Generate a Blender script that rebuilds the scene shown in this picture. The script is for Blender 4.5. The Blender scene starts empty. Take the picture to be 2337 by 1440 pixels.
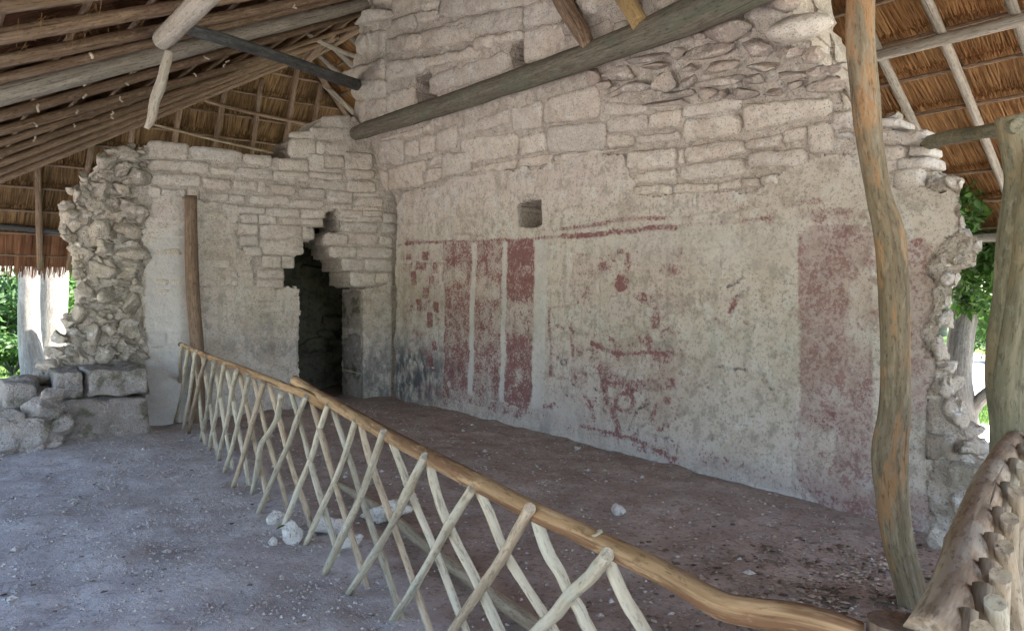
import bpy, bmesh, math, random
import numpy as np
from mathutils import Vector, Matrix, Quaternion

random.seed(7)
rng = np.random.default_rng(7)
scene = bpy.context.scene
COL = scene.collection

# ------------------------------------------------------------------ camera, sky, sun, exposure
YAW = math.radians(39.04)
CA, SA = math.cos(YAW), math.sin(YAW)
F_PX, CX, HY, CAMZ = 1650.0, 1168.5, 670.0, 1.6      # focal length / centre / horizon in photograph pixels
cam_d = bpy.data.cameras.new("camera")
cam = bpy.data.objects.new("camera", cam_d)
COL.objects.link(cam)
cam.location = (0, 0, CAMZ)
cam.rotation_euler = (math.radians(90), 0, -YAW)
cam_d.sensor_width = 36.0
cam_d.lens = 36.0 * F_PX / 2337.0
cam_d.shift_y = -50.0 / 2337.0
cam_d.clip_start = 0.05
cam_d.clip_end = 600
scene.camera = cam

SUN_EL = math.radians(62)
SUN_DIR = Vector((0.75, -0.50, 0)).normalized() * math.cos(SUN_EL) + Vector((0, 0, math.sin(SUN_EL)))
world = bpy.data.worlds.new("World")
scene.world = world
world.use_nodes = True
wn = world.node_tree
wn.nodes.clear()
sky = wn.nodes.new("ShaderNodeTexSky")
sky.sky_type = 'NISHITA'
sky.sun_disc = False
sky.sun_elevation = SUN_EL
sky.sun_rotation = math.atan2(SUN_DIR.x, SUN_DIR.y)
sky.air_density = 1.0
sky.dust_density = 1.2
bg = wn.nodes.new("ShaderNodeBackground")
bg.inputs[1].default_value = 0.13
wo = wn.nodes.new("ShaderNodeOutputWorld")
wn.links.new(sky.outputs[0], bg.inputs[0])
wn.links.new(bg.outputs[0], wo.inputs[0])
sun_d = bpy.data.lights.new("sun", 'SUN')
sun_d.energy = 5.0
sun_d.angle = math.radians(0.6)
sun_d.color = (1.0, 0.93, 0.83)
sun = bpy.data.objects.new("sun", sun_d)
COL.objects.link(sun)
sun.location = (10, -5, 20)
sun.rotation_euler = SUN_DIR.to_track_quat('Z', 'Y').to_euler()

vs = scene.view_settings
vs.view_transform = 'Standard'
vs.look = 'None'
vs.gamma = 1.0
vs.use_curve_mapping = False
vs.exposure = 2.75
scene.render.engine = 'CYCLES'
cy = scene.cycles
cy.use_denoising = True
cy.max_bounces = 6
cy.diffuse_bounces = 5
cy.sample_clamp_indirect = 8.0

# ------------------------------------------------------------------ picture <-> place helpers
def ray(px, py):
    a = (px - CX) / F_PX
    return a * CA + SA, -a * SA + CA, (HY - py) / F_PX

def at_d(px, py, d):
    x, y, z = ray(px, py)
    return Vector((x * d, y * d, CAMZ + z * d))

def at_y(px, py, Y):
    x, y, z = ray(px, py)
    d = Y / y
    return Vector((x * d, Y, CAMZ + z * d))

def at_z(px, py, Z=0.0):
    x, y, z = ray(px, py)
    d = (Z - CAMZ) / z
    return Vector((x * d, y * d, Z))

def to_px(P):
    P = np.asarray(P, float)
    xc = P[..., 0] * CA - P[..., 1] * SA
    d = np.maximum(P[..., 0] * SA + P[..., 1] * CA, 0.05)
    return CX + F_PX * xc / d, HY - F_PX * (P[..., 2] - CAMZ) / d

XM, ZS = 5.42, 3.08         # painted wall plane and springing of the half vault
YE = 9.6                    # end wall plane
def prof(z):
    z = np.asarray(z, float)
    lean = 0.40 * np.clip(z - ZS, 0, 1.15) + 0.16 * np.clip(z - ZS - 1.15, 0, 3)
    step = np.clip((z - ZS) / 0.08, 0, 1) * 0.035
    return XM - lean - step

def at_m(px, py):
    """point on the painted wall / half vault seen at that pixel"""
    x, y, z = ray(px, py)
    lo, hi = 0.5, 40.0
    for _ in range(46):
        m = 0.5 * (lo + hi)
        if x * m < float(prof(CAMZ + z * m)):
            lo = m
        else:
            hi = m
    return Vector((x * lo, y * lo, CAMZ + z * lo))

def at_plane(px, py, p0, n):
    r = Vector(ray(px, py))
    o = Vector((0, 0, CAMZ))
    d = (Vector(p0) - o).dot(n) / r.dot(n)
    return o + r * d

def hash3(i, j, k, s):
    h = (i * 374761393 + j * 668265263 + k * 2147483647 + s * 1274126177) & 0xFFFFFFFF
    h = ((h ^ (h >> 13)) * 1274126177) & 0xFFFFFFFF
    h = h ^ (h >> 16)
    return (h & 0xFFFF) / 65535.0

def vnoise(P, scale, seed=0):
    P = np.asarray(P, float) * scale
    I = np.floor(P).astype(np.int64)
    Fr = P - I
    Fr = Fr * Fr * (3 - 2 * Fr)
    out = 0
    for a in (0, 1):
        for b in (0, 1):
            for c in (0, 1):
                w = (Fr[..., 0] if a else 1 - Fr[..., 0]) * (Fr[..., 1] if b else 1 - Fr[..., 1]) * (Fr[..., 2] if c else 1 - Fr[..., 2])
                out = out + w * hash3(I[..., 0] + a, I[..., 1] + b, I[..., 2] + c, seed)
    return out * 2 - 1

def fbm(P, scale, seed=0, oct=3):
    r, amp = 0, 1.0
    for o in range(oct):
        r = r + amp * vnoise(P, scale * 2 ** o, seed + o * 17)
        amp *= 0.5
    return r

def in_poly(x, y, poly):
    x = np.asarray(x); y = np.asarray(y)
    res = np.zeros(x.shape, bool)
    n = len(poly)
    for i in range(n):
        x0, y0 = poly[i]
        x1, y1 = poly[(i + 1) % n]
        c = ((y0 > y) != (y1 > y))
        xi = (x1 - x0) * (y - y0) / ((y1 - y0) if y1 != y0 else 1e-9) + x0
        res ^= (c & (x < xi))
    return res

def seg_dist(x, y, pts):
    d = np.full(np.shape(x), 1e9)
    for (x0, y0), (x1, y1) in zip(pts[:-1], pts[1:]):
        vx, vy = x1 - x0, y1 - y0
        L = vx * vx + vy * vy + 1e-9
        t = np.clip(((x - x0) * vx + (y - y0) * vy) / L, 0, 1)
        d = np.minimum(d, np.hypot(x - x0 - t * vx, y - y0 - t * vy))
    return d

# ------------------------------------------------------------------ objects
def mesh_np(name, verts, quads=None, tris=None, smooth=True, attrs=None):
    verts = np.asarray(verts, np.float32)
    me = bpy.data.meshes.new(name)
    loops = []; starts = []; tot = 0
    nq = 0 if quads is None else len(quads)
    nt = 0 if tris is None else len(tris)
    if nq:
        loops.append(np.asarray(quads, np.int32).ravel())
    if nt:
        loops.append(np.asarray(tris, np.int32).ravel())
    loops = np.concatenate(loops)
    st = np.concatenate([np.arange(nq) * 4, nq * 4 + np.arange(nt) * 3]).astype(np.int32)
    me.vertices.add(len(verts)); me.vertices.foreach_set("co", verts.ravel())
    me.loops.add(len(loops)); me.loops.foreach_set("vertex_index", loops)
    me.polygons.add(nq + nt); me.polygons.foreach_set("loop_start", st)
    me.update(calc_edges=True)
    me.polygons.foreach_set("use_smooth", np.full(nq + nt, smooth))
    if attrs:
        for k, v in attrs.items():
            v = np.asarray(v, np.float32)
            if v.ndim == 1:
                a = me.attributes.new(k, 'FLOAT', 'POINT'); a.data.foreach_set("value", v)
            elif v.shape[1] == 3:
                a = me.attributes.new(k, 'FLOAT_VECTOR', 'POINT'); a.data.foreach_set("vector", v.ravel())
            else:
                a = me.attributes.new(k, 'FLOAT_COLOR', 'POINT'); a.data.foreach_set("color", v.ravel())
    me.validate()
    return me

def link(name, me, mat, parent=None, kind=None):
    o = bpy.data.objects.new(name, me)
    COL.objects.link(o)
    if mat and len(me.materials) == 0:
        me.materials.append(mat)
    if parent is not None:
        o.parent = parent
        if parent.type == 'EMPTY':
            o.matrix_parent_inverse = Matrix.Translation(-parent.location)
    if kind:
        o["kind"] = kind
    return o

def thing(name, loc, label, cat, group=None):
    o = bpy.data.objects.new(name, None)
    o.empty_display_size = 0.1
    COL.objects.link(o)
    o.location = loc
    o["label"] = label; o["category"] = cat; o["kind"] = "thing"
    if group: o["group"] = group
    return o

def tag(o, label, cat, group=None):
    o["label"] = label; o["category"] = cat; o["kind"] = "thing"
    if group: o["group"] = group
    return o

def tube_mesh(name, pts, radii, seg=10, rough=0.0, seed=0, sub=1, flat_ends=True):
    """tapering crooked log: rings along a polyline, capped, with grain coordinates"""
    P = [Vector(p) for p in pts]
    R = list(radii) if hasattr(radii, '__len__') else [radii] * len(P)
    if sub > 1:                                   # Catmull-Rom resample
        Q, S = [], []
        n = len(P)
        for i in range(n - 1):
            p0, p1, p2, p3 = P[max(i - 1, 0)], P[i], P[i + 1], P[min(i + 2, n - 1)]
            for j in range(sub):
                t = j / sub
                q = 0.5 * ((2 * p1) + (p2 - p0) * t + (2 * p0 - 5 * p1 + 4 * p2 - p3) * t * t + (3 * p1 - p0 - 3 * p2 + p3) * t ** 3)
                Q.append(q); S.append(R[i] + (R[i + 1] - R[i]) * t)
        Q.append(P[-1]); S.append(R[-1])
        P, R = Q, S
    n = len(P)
    V, G = [], []
    up = None
    L = 0.0
    off = random.random() * 50
    for i in range(n):
        t = (P[min(i + 1, n - 1)] - P[max(i - 1, 0)]).normalized()
        if up is None:
            up = t.orthogonal().normalized()
        up = (up - t * up.dot(t)).normalized()
        b = t.cross(up)
        if i: L += (P[i] - P[i - 1]).length
        for k in range(seg):
            a = 2 * math.pi * k / seg
            dirv = up * math.cos(a) + b * math.sin(a)
            V.append(P[i] + dirv * R[i])
            G.append((math.cos(a) * R[i], math.sin(a) * R[i], L + off))
    V = np.array(V); G = np.array(G)
    if rough:
        C = np.repeat(np.array(P), seg, axis=0)
        rr = np.repeat(np.array(R), seg)
        nz = fbm(V * np.array([1, 1, 1]), 0.55 / max(np.mean(R), 0.02) * 0.6, seed + 3, 2)
        V = C + (V - C) * (1 + rough * nz)[:, None]
    idx = np.arange(n * seg).reshape(n, seg)
    q = np.stack([idx[:-1], np.roll(idx, -1, 1)[:-1], np.roll(idx, -1, 1)[1:], idx[1:]], -1).reshape(-1, 4)
    V = np.vstack([V, np.array(P[0])[None], np.array(P[-1])[None]])
    G = np.vstack([G, [[0, 0, off]], [[0, 0, L + off]]])
    a, b = n * seg, n * seg + 1
    t0 = np.stack([np.roll(idx[0], -1), idx[0], np.full(seg, a)], -1)
    t1 = np.stack([idx[-1], np.roll(idx[-1], -1), np.full(seg, b)], -1)
    me = mesh_np(name, V, q, np.vstack([t0, t1]), True, {"grain": G})
    sm = np.ones(len(me.polygons), bool); sm[len(q):] = False
    me.polygons.foreach_set("use_smooth", sm)
    return me

def log(name, pts, radii, mat, parent=None, seg=10, rough=0.05, sub=1, seed=0):
    return link(name, tube_mesh(name, pts, radii, seg, rough, seed, sub), mat, parent)

# ------------------------------------------------------------------ materials
def nt(mat):
    mat.use_nodes = True
    t = mat.node_tree
    t.nodes.clear()
    out = t.nodes.new("ShaderNodeOutputMaterial")
    bs = t.nodes.new("ShaderNodeBsdfPrincipled")
    t.links.new(bs.outputs[0], out.inputs[0])
    return t, bs, out

class N:
    def __init__(s, t): s.t = t
    def new(s, ty, **kw):
        n = s.t.nodes.new(ty)
        for k, v in kw.items(): setattr(n, k, v)
        return n
    def lk(s, a, b): s.t.links.new(a, b)
    def pos(s): return s.new("ShaderNodeNewGeometry").outputs["Position"]
    def attr(s, name, out="Fac"): 
        n = s.new("ShaderNodeAttribute"); n.attribute_name = name; return n.outputs[out]
    def noise(s, vec, scale, detail=4, rough=0.55, out=0):
        n = s.new("ShaderNodeTexNoise"); n.inputs["Scale"].default_value = scale
        n.inputs["Detail"].default_value = detail; n.inputs["Roughness"].default_value = rough
        s.lk(vec, n.inputs["Vector"]); return n.outputs[out]
    def vor(s, vec, scale, feat='F1', out="Distance", rnd=1.0):
        n = s.new("ShaderNodeTexVoronoi"); n.feature = feat; n.inputs["Scale"].default_value = scale
        n.inputs["Randomness"].default_value = rnd
        s.lk(vec, n.inputs["Vector"]); return n.outputs[out]
    def ramp(s, fac, stops):
        n = s.new("ShaderNodeValToRGB"); e = n.color_ramp.elements
        while len(e) < len(stops): e.new(0.5)
        for i, (p, c) in enumerate(stops):
            e[i].position = p; e[i].color = (*c, 1) if len(c) == 3 else c
        s.lk(fac, n.inputs[0]); return n.outputs[0]
    def smooth(s, fac, a, b, lo=0.0, hi=1.0):
        n = s.new("ShaderNodeMapRange"); n.interpolation_type = 'SMOOTHSTEP'
        n.inputs[1].default_value = a; n.inputs[2].default_value = b
        n.inputs[3].default_value = lo; n.inputs[4].default_value = hi
        s.lk(fac, n.inputs[0]); return n.outputs[0]
    def math(s, op, a, b=None):
        n = s.new("ShaderNodeMath"); n.operation = op
        for i, v in enumerate((a, b)):
            if v is None: continue
            if isinstance(v, (int, float)): n.inputs[i].default_value = v
            else: s.lk(v, n.inputs[i])
        return n.outputs[0]
    def mix(s, fac, a, b, mode='MIX'):
        n = s.new("ShaderNodeMix"); n.data_type = 'RGBA'; n.blend_type = mode
        for sock, v in ((n.inputs[0], fac), (n.inputs[6], a), (n.inputs[7], b)):
            if isinstance(v, (int, float)): sock.default_value = v
            elif isinstance(v, tuple): sock.default_value = (*v, 1)
            else: s.lk(v, sock)
        return n.outputs[2]
    def vmul(s, vec, m):
        n = s.new("ShaderNodeVectorMath"); n.operation = 'MULTIPLY'
        s.lk(vec, n.inputs[0]); n.inputs[1].default_value = m; return n.outputs[0]
    def bump(s, h, strength, dist, prev=None):
        n = s.new("ShaderNodeBump"); n.inputs["Strength"].default_value = strength
        n.inputs["Distance"].default_value = dist; s.lk(h, n.inputs["Height"])
        if prev: s.lk(prev, n.inputs["Normal"])
        return n.outputs[0]
    def rand(s): return s.new("ShaderNodeObjectInfo").outputs["Random"]

def mat_stone(name, cols, patch=(0.33, 0.30, 0.275), moss=0.0, bump=1.0, var=0.28, palec=(0.70, 0.675, 0.64)):
    m = bpy.data.materials.new(name)
    t, bs, out = nt(m); n = N(t)
    p = n.pos()
    big = n.noise(p, 3.1, 4, 0.62)
    c = n.ramp(big, [(0.30, cols[0]), (0.45, cols[1]), (0.56, cols[2]), (0.70, cols[3])])
    r = n.rand()
    v = var
    c = n.mix(0.85, c, n.ramp(r, [(0.0, (1 - v, 1 - v, 1 - v * .9)), (0.2, (1.0, .95, .91)), (0.4, (.95, .94, .94)), (0.6, (1.05, 1.02, .97)), (0.8, (.98, .92, .89)), (1.0, (1.08, 1.07, 1.05))]), 'MULTIPLY')
    mid = n.noise(p, 13, 4, 0.68)
    c = n.mix(n.smooth(mid, 0.48, 0.66, 0, 0.75), c, patch)
    pale = n.noise(n.vmul(p, (1, 1, 1.6)), 8.3, 4, 0.66)
    c = n.mix(n.smooth(pale, 0.53, 0.68, 0, 0.75), c, palec)
    speck = n.noise(p, 62, 2, 0.7)
    c = n.mix(n.smooth(speck, 0.56, 0.68, 0, 0.75), c, (0.16, 0.145, 0.13))
    if moss:
        mo = n.noise(p, 3.4, 4, 0.66)
        c = n.mix(n.smooth(mo, 0.52, 0.66, 0, moss), c, (0.12, 0.12, 0.07))
    n.lk(c, bs.inputs["Base Color"])
    bs.inputs["Roughness"].default_value = 0.93
    bs.inputs["Specular IOR Level"].default_value = 0.12
    b = n.bump(n.noise(p, 14, 4, 0.66), 0.8 * bump, 0.035)
    b = n.bump(speck, 0.55 * bump, 0.010, b)
    n.lk(b, bs.inputs["Normal"])
    return m

M = {}
M['stone'] = mat_stone("limestone", [(0.50, 0.44, 0.39), (0.61, 0.555, 0.50), (0.66, 0.615, 0.565), (0.59, 0.555, 0.525)], patch=(0.44, 0.395, 0.355), var=0.15)
M['stone_grey'] = mat_stone("grey_limestone", [(0.49, 0.445, 0.405), (0.59, 0.55, 0.51), (0.64, 0.605, 0.57), (0.57, 0.535, 0.50)], patch=(0.43, 0.39, 0.355), var=0.15)
M['worn_block'] = mat_stone("worn_rendered_block", [(0.48, 0.43, 0.37), (0.57, 0.525, 0.465), (0.61, 0.575, 0.525), (0.56, 0.515, 0.475)], patch=(0.45, 0.405, 0.355), var=0.10)
M['rubble'] = mat_stone("rubble_limestone", [(0.33, 0.29, 0.24), (0.44, 0.40, 0.345), (0.48, 0.44, 0.385), (0.40, 0.37, 0.33)], moss=0.30, bump=1.4)
M['rubble_pink'] = mat_stone("pink_rubble", [(0.36, 0.29, 0.26), (0.47, 0.40, 0.36), (0.50, 0.44, 0.40), (0.42, 0.385, 0.36)], bump=1.2)
M['mortar'] = mat_stone("lime_mortar", [(0.44, 0.39, 0.345), (0.54, 0.49, 0.44), (0.58, 0.54, 0.49), (0.53, 0.485, 0.445)], patch=(0.38, 0.335, 0.295), bump=1.8)
M['block'] = mat_stone("weathered_block", [(0.26, 0.235, 0.205), (0.37, 0.335, 0.31), (0.42, 0.385, 0.365), (0.34, 0.315, 0.30)], moss=0.85, bump=1.8, palec=(0.52, 0.49, 0.47))
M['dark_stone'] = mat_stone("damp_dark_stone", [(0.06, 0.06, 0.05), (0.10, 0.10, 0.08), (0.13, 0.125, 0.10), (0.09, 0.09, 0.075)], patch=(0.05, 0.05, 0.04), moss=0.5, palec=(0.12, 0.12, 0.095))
M['rock'] = mat_stone("pale_rock", [(0.45, 0.40, 0.37), (0.55, 0.51, 0.47), (0.58, 0.55, 0.52), (0.50, 0.48, 0.46)], var=0.2)

def mat_plaster(name, mural):
    m = bpy.data.materials.new(name)
    t, bs, out = nt(m); n = N(t)
    p = n.pos()
    big = n.noise(p, 1.7, 4, 0.65)
    c = n.ramp(big, [(0.32, (0.49, 0.42, 0.36)), (0.44, (0.575, 0.515, 0.455)), (0.55, (0.62, 0.57, 0.52)), (0.68, (0.585, 0.51, 0.475))])
    mid = n.noise(p, 9, 4, 0.7)
    c = n.mix(n.smooth(mid, 0.46, 0.64, 0, 0.75), c, (0.375, 0.335, 0.29))
    c = n.mix(n.smooth(n.noise(p, 5.3, 4, 0.68), 0.53, 0.66, 0, 0.75), c, (0.64, 0.63, 0.60))
    fine = n.noise(p, 36, 3, 0.72)
    c = n.mix(n.smooth(fine, 0.52, 0.66, 0, 0.7), c, (0.29, 0.26, 0.225))
    vert = n.noise(n.vmul(p, (9, 9, 0.8)), 1.0, 3, 0.6)
    c = n.mix(n.smooth(vert, 0.54, 0.70, 0, 0.45), c, (0.37, 0.345, 0.295))
    speck = n.noise(p, 95, 2, 0.6)
    c = n.mix(n.smooth(speck, 0.59, 0.70, 0, 0.7), c, (0.17, 0.15, 0.13))
    a = n.new("ShaderNodeAttribute"); a.attribute_name = "stain"
    sp = n.new("ShaderNodeSeparateColor"); n.lk(a.outputs["Color"], sp.inputs[0])
    och = n.math('MULTIPLY', sp.outputs[0], n.smooth(n.noise(p, 5, 5, 0.6), 0.3, 0.62))
    c = n.mix(n.math('MULTIPLY', och, 0.55), c, (0.31, 0.275, 0.18))
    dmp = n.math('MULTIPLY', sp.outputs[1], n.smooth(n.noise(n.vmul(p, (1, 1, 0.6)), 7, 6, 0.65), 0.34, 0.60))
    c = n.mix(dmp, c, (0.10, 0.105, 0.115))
    c = n.mix(n.math('MULTIPLY', sp.outputs[2], 0.7), c, (0.58, 0.575, 0.575))
    if mural:
        a2 = n.new("ShaderNodeAttribute"); a2.attribute_name = "pigment"
        s2 = n.new("ShaderNodeSeparateColor"); n.lk(a2.outputs["Color"], s2.inputs[0])
        w1 = n.noise(p, 34, 4, 0.8)
        w2 = n.noise(p, 7.5, 3, 0.65)
        wear = n.math('ADD', n.math('MULTIPLY', w1, 0.62), n.math('MULTIPLY', w2, 0.38))
        def worn(ch, soft=0.055, fl=0.48):
            th = n.math('SUBTRACT', 0.655, n.math('MULTIPLY', ch, 0.235))
            msk = n.smooth(n.math('SUBTRACT', wear, th), -soft, soft)
            msk = n.math('MAXIMUM', msk, n.math('MULTIPLY', ch, fl))
            return n.math('MULTIPLY', msk, n.smooth(ch, 0.0, 0.12))
        redc = n.ramp(n.noise(p, 9, 4, 0.6), [(0.3, (0.175, 0.050, 0.058)), (0.55, (0.215, 0.078, 0.084)), (0.75, (0.14, 0.058, 0.066))])
        c = n.mix(n.math('MULTIPLY', worn(s2.outputs[0]), 0.86), c, redc)
        prp = n.ramp(n.noise(p, 8, 4, 0.6), [(0.3, (0.19, 0.085, 0.09)), (0.6, (0.265, 0.135, 0.135)), (0.8, (0.15, 0.08, 0.088))])
        c = n.mix(n.math('MULTIPLY', worn(s2.outputs[1], 0.07, 0.75), 0.80), c, prp)
        c = n.mix(n.math('MULTIPLY', worn(s2.outputs[2]), 0.8), c, (0.09, 0.085, 0.085))
    n.lk(c, bs.inputs["Base Color"])
    bs.inputs["Roughness"].default_value = 0.95
    bs.inputs["Specular IOR Level"].default_value = 0.1
    b = n.bump(mid, 0.6, 0.022)
    b = n.bump(fine, 0.5, 0.007, b)
    n.lk(b, bs.inputs["Normal"])
    return m
M['mural'] = mat_plaster("painted_lime_plaster", True)
M['plaster'] = mat_plaster("bare_lime_plaster", False)

def mat_wood(name, c0, c1, c2, patch=None, patch_fac=0.0, pz=0.45, crack=0.6, grain=1.0, pscale=4.0, var=0.25, lichen=0.0):
    m = bpy.data.materials.new(name)
    t, bs, out = nt(m); n = N(t)
    g = n.attr("grain", "Vector")
    p = n.pos()
    gs = n.vmul(g, (60 * grain, 60 * grain, 3.2))
    fib = n.noise(gs, 1.0, 5, 0.6)
    c = n.ramp(fib, [(0.28, c0), (0.5, c1), (0.72, c2)])
    gl = n.vmul(g, (14, 14, 1.2))
    c = n.mix(n.smooth(n.noise(gl, 1.0, 4, 0.6), 0.42, 0.66, 0, 0.55), c, tuple(0.55 * v for v in c1))
    if patch:
        pm = n.noise(n.vmul(g, (1, 1, pz)), pscale, 4, 0.66)
        c = n.mix(n.smooth(pm, 0.50, 0.58, 0, patch_fac), c, patch)
    if lichen:
        c = n.mix(n.smooth(n.noise(p, 18, 5, 0.65), 0.56, 0.68, 0, lichen), c, (0.30, 0.31, 0.26))
    rv = n.rand()
    c = n.mix(0.9, c, n.ramp(rv, [(0, (1 - var,) * 3), (1, (1 + var * .5,) * 3)]), 'MULTIPLY')
    sk = n.noise(n.vmul(g, (70, 70, 16)), 1.0, 3, 0.72)
    c = n.mix(n.smooth(sk, 0.52, 0.66, 0, 0.55), c, tuple(0.4 * v for v in c0))
    c = n.mix(n.smooth(n.noise(n.vmul(g, (26, 26, 6)), 1.0, 3, 0.7), 0.54, 0.66, 0, 0.45), c, c2)
    ck = n.noise(n.vmul(g, (38, 38, 0.9)), 1.0, 2, 0.5)
    crk = n.smooth(ck, 0.34, 0.29, 0, crack)
    c = n.mix(crk, c, (0.03, 0.022, 0.018))
    n.lk(c, bs.inputs["Base Color"])
    bs.inputs["Roughness"].default_value = 0.85
    bs.inputs["Specular IOR Level"].default_value = 0.2
    b = n.bump(fib, 0.5, 0.006)
    b = n.bump(n.math('SUBTRACT', 1.0, crk), 0.6, 0.008, b)
    b = n.bump(n.noise(n.vmul(g, (16, 16, 5)), 1.0, 3, 0.6), 0.45, 0.014, b)
    n.lk(b, bs.inputs["Normal"])
    return m
M['pole'] = mat_wood("roof_pole_wood", (0.14, 0.085, 0.055), (0.27, 0.185, 0.13), (0.38, 0.29, 0.22))
M['pole_grey'] = mat_wood("grey_pole_wood", (0.22, 0.19, 0.165), (0.36, 0.32, 0.28), (0.46, 0.42, 0.375))
M['pole_pale'] = mat_wood("pale_barked_log", (0.34, 0.30, 0.25), (0.45, 0.40, 0.34), (0.52, 0.48, 0.42), crack=0.2)
M['beam'] = mat_wood("grey_green_beam", (0.10, 0.088, 0.07), (0.17, 0.15, 0.12), (0.235, 0.215, 0.18), patch=(0.12, 0.135, 0.10), patch_fac=0.6, crack=0.5)
M['beam_dark'] = mat_wood("slate_dark_beam", (0.06, 0.06, 0.06), (0.11, 0.11, 0.115), (0.17, 0.17, 0.175))
M['post'] = mat_wood("flaking_bark_post", (0.15, 0.115, 0.075), (0.28, 0.225, 0.15), (0.37, 0.315, 0.225), patch=(0.40, 0.235, 0.12), patch_fac=0.9, pz=0.22, crack=0.5, grain=0.6, pscale=9, lichen=0.45)
M['post_green'] = mat_wood("greenish_bark_post", (0.13, 0.12, 0.08), (0.23, 0.215, 0.15), (0.33, 0.30, 0.215), patch=(0.34, 0.26, 0.15), patch_fac=0.5, crack=0.25, grain=0.5, lichen=0.5)
M['post_brown'] = mat_wood("red_brown_post", (0.12, 0.08, 0.055), (0.22, 0.155, 0.11), (0.31, 0.23, 0.165))
M['rail'] = mat_wood("peeled_rail", (0.26, 0.155, 0.075), (0.42, 0.27, 0.145), (0.54, 0.38, 0.22), patch=(0.17, 0.085, 0.045), patch_fac=0.85, pz=0.05, pscale=13, crack=0.85, grain=0.7)
M['stick'] = mat_wood("weathered_stick", (0.34, 0.285, 0.205), (0.49, 0.43, 0.325), (0.60, 0.54, 0.43), patch=(0.42, 0.42, 0.35), patch_fac=0.5, crack=0.25, grain=0.8, var=0.3)
M['rail_old'] = mat_wood("greyed_bark_rail", (0.22, 0.145, 0.095), (0.37, 0.275, 0.19), (0.50, 0.40, 0.30), patch=(0.48, 0.42, 0.34), patch_fac=0.7, pz=0.3, pscale=9, crack=0.6, grain=0.7)
M['stick_tan'] = mat_wood("split_tan_stick", (0.30, 0.225, 0.15), (0.44, 0.35, 0.25), (0.54, 0.45, 0.34), crack=0.5, grain=0.8, var=0.3)
M['ochre'] = mat_wood("ochre_pole", (0.30, 0.20, 0.09), (0.42, 0.29, 0.14), (0.50, 0.36, 0.19))
M['bark'] = mat_wood("grey_tree_bark", (0.10, 0.095, 0.09), (0.20, 0.19, 0.18), (0.30, 0.29, 0.28), crack=0.5, lichen=0.5)
M['bark_pale'] = mat_wood("pale_tree_bark", (0.30, 0.28, 0.26), (0.45, 0.43, 0.40), (0.56, 0.54, 0.51), crack=0.3, patch=(0.34, 0.32, 0.29), patch_fac=0.7, grain=0.35)

def mat_thatch(name, lo, hi):
    m = bpy.data.materials.new(name)
    t, bs, out = nt(m); n = N(t)
    tint = n.attr("tint")
    c = n.ramp(tint, [(0.0, lo), (0.45, tuple(0.5 * (a + b) for a, b in zip(lo, hi))), (1.0, hi)])
    c = n.mix(n.smooth(n.noise(n.pos(), 2.2, 4), 0.4, 0.65, 0, 0.45), c, tuple(0.55 * v for v in lo))
    n.lk(c, bs.inputs["Base Color"])
    bs.inputs["Roughness"].default_value = 0.75
    bs.inputs["Specular IOR Level"].default_value = 0.2
    return m
M['thatch'] = mat_thatch("lit_palm_thatch", (0.27, 0.12, 0.048), (0.66, 0.39, 0.175))  # right slope: bounced light from outside is put into this brighter colour
M['thatch_far'] = mat_thatch("far_thatch", (0.13, 0.075, 0.035), (0.36, 0.225, 0.11))
M['thatch_brown'] = mat_thatch("dark_brown_thatch", (0.17, 0.075, 0.04), (0.40, 0.20, 0.105))  # left slope and far fringe, a darker brown than the right slope

def mat_plain(name, col, rough=0.9, var=0.0):
    m = bpy.data.materials.new(name)
    t, bs, out = nt(m); n = N(t)
    c = n.mix(n.smooth(n.noise(n.pos(), 30, 4), 0.4, 0.65, 0, 0.5), col, tuple(0.6 * v for v in col))
    n.lk(c, bs.inputs["Base Color"]); bs.inputs["Roughness"].default_value = rough
    return m
M['rope'] = mat_plain("lashing_fibre", (0.55, 0.47, 0.38))
M['bark_strip'] = mat_plain("bark_lashing", (0.36, 0.27, 0.18))

def mat_leaf(name, c0, c1, trans=0.35):
    m = bpy.data.materials.new(name)
    t, bs, out = nt(m); n = N(t)
    c = n.ramp(n.attr("tint"), [(0, c0), (1, c1)])
    n.lk(c, bs.inputs["Base Color"]); bs.inputs["Roughness"].default_value = 0.55
    tr = n.new("ShaderNodeBsdfTranslucent"); n.lk(c, tr.inputs[0])
    mx = n.new("ShaderNodeMixShader"); mx.inputs[0].default_value = trans
    n.lk(bs.outputs[0], mx.inputs[1]); n.lk(tr.outputs[0], mx.inputs[2]); n.lk(mx.outputs[0], out.inputs[0])
    return m
M['leaf'] = mat_leaf("broad_green_leaf", (0.035, 0.10, 0.02), (0.12, 0.24, 0.05))
M['leaf_dark'] = mat_leaf("dark_green_leaf", (0.02, 0.06, 0.02), (0.07, 0.15, 0.04))
M['grass'] = mat_leaf("grass_blade", (0.06, 0.13, 0.025), (0.15, 0.25, 0.06))

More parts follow.
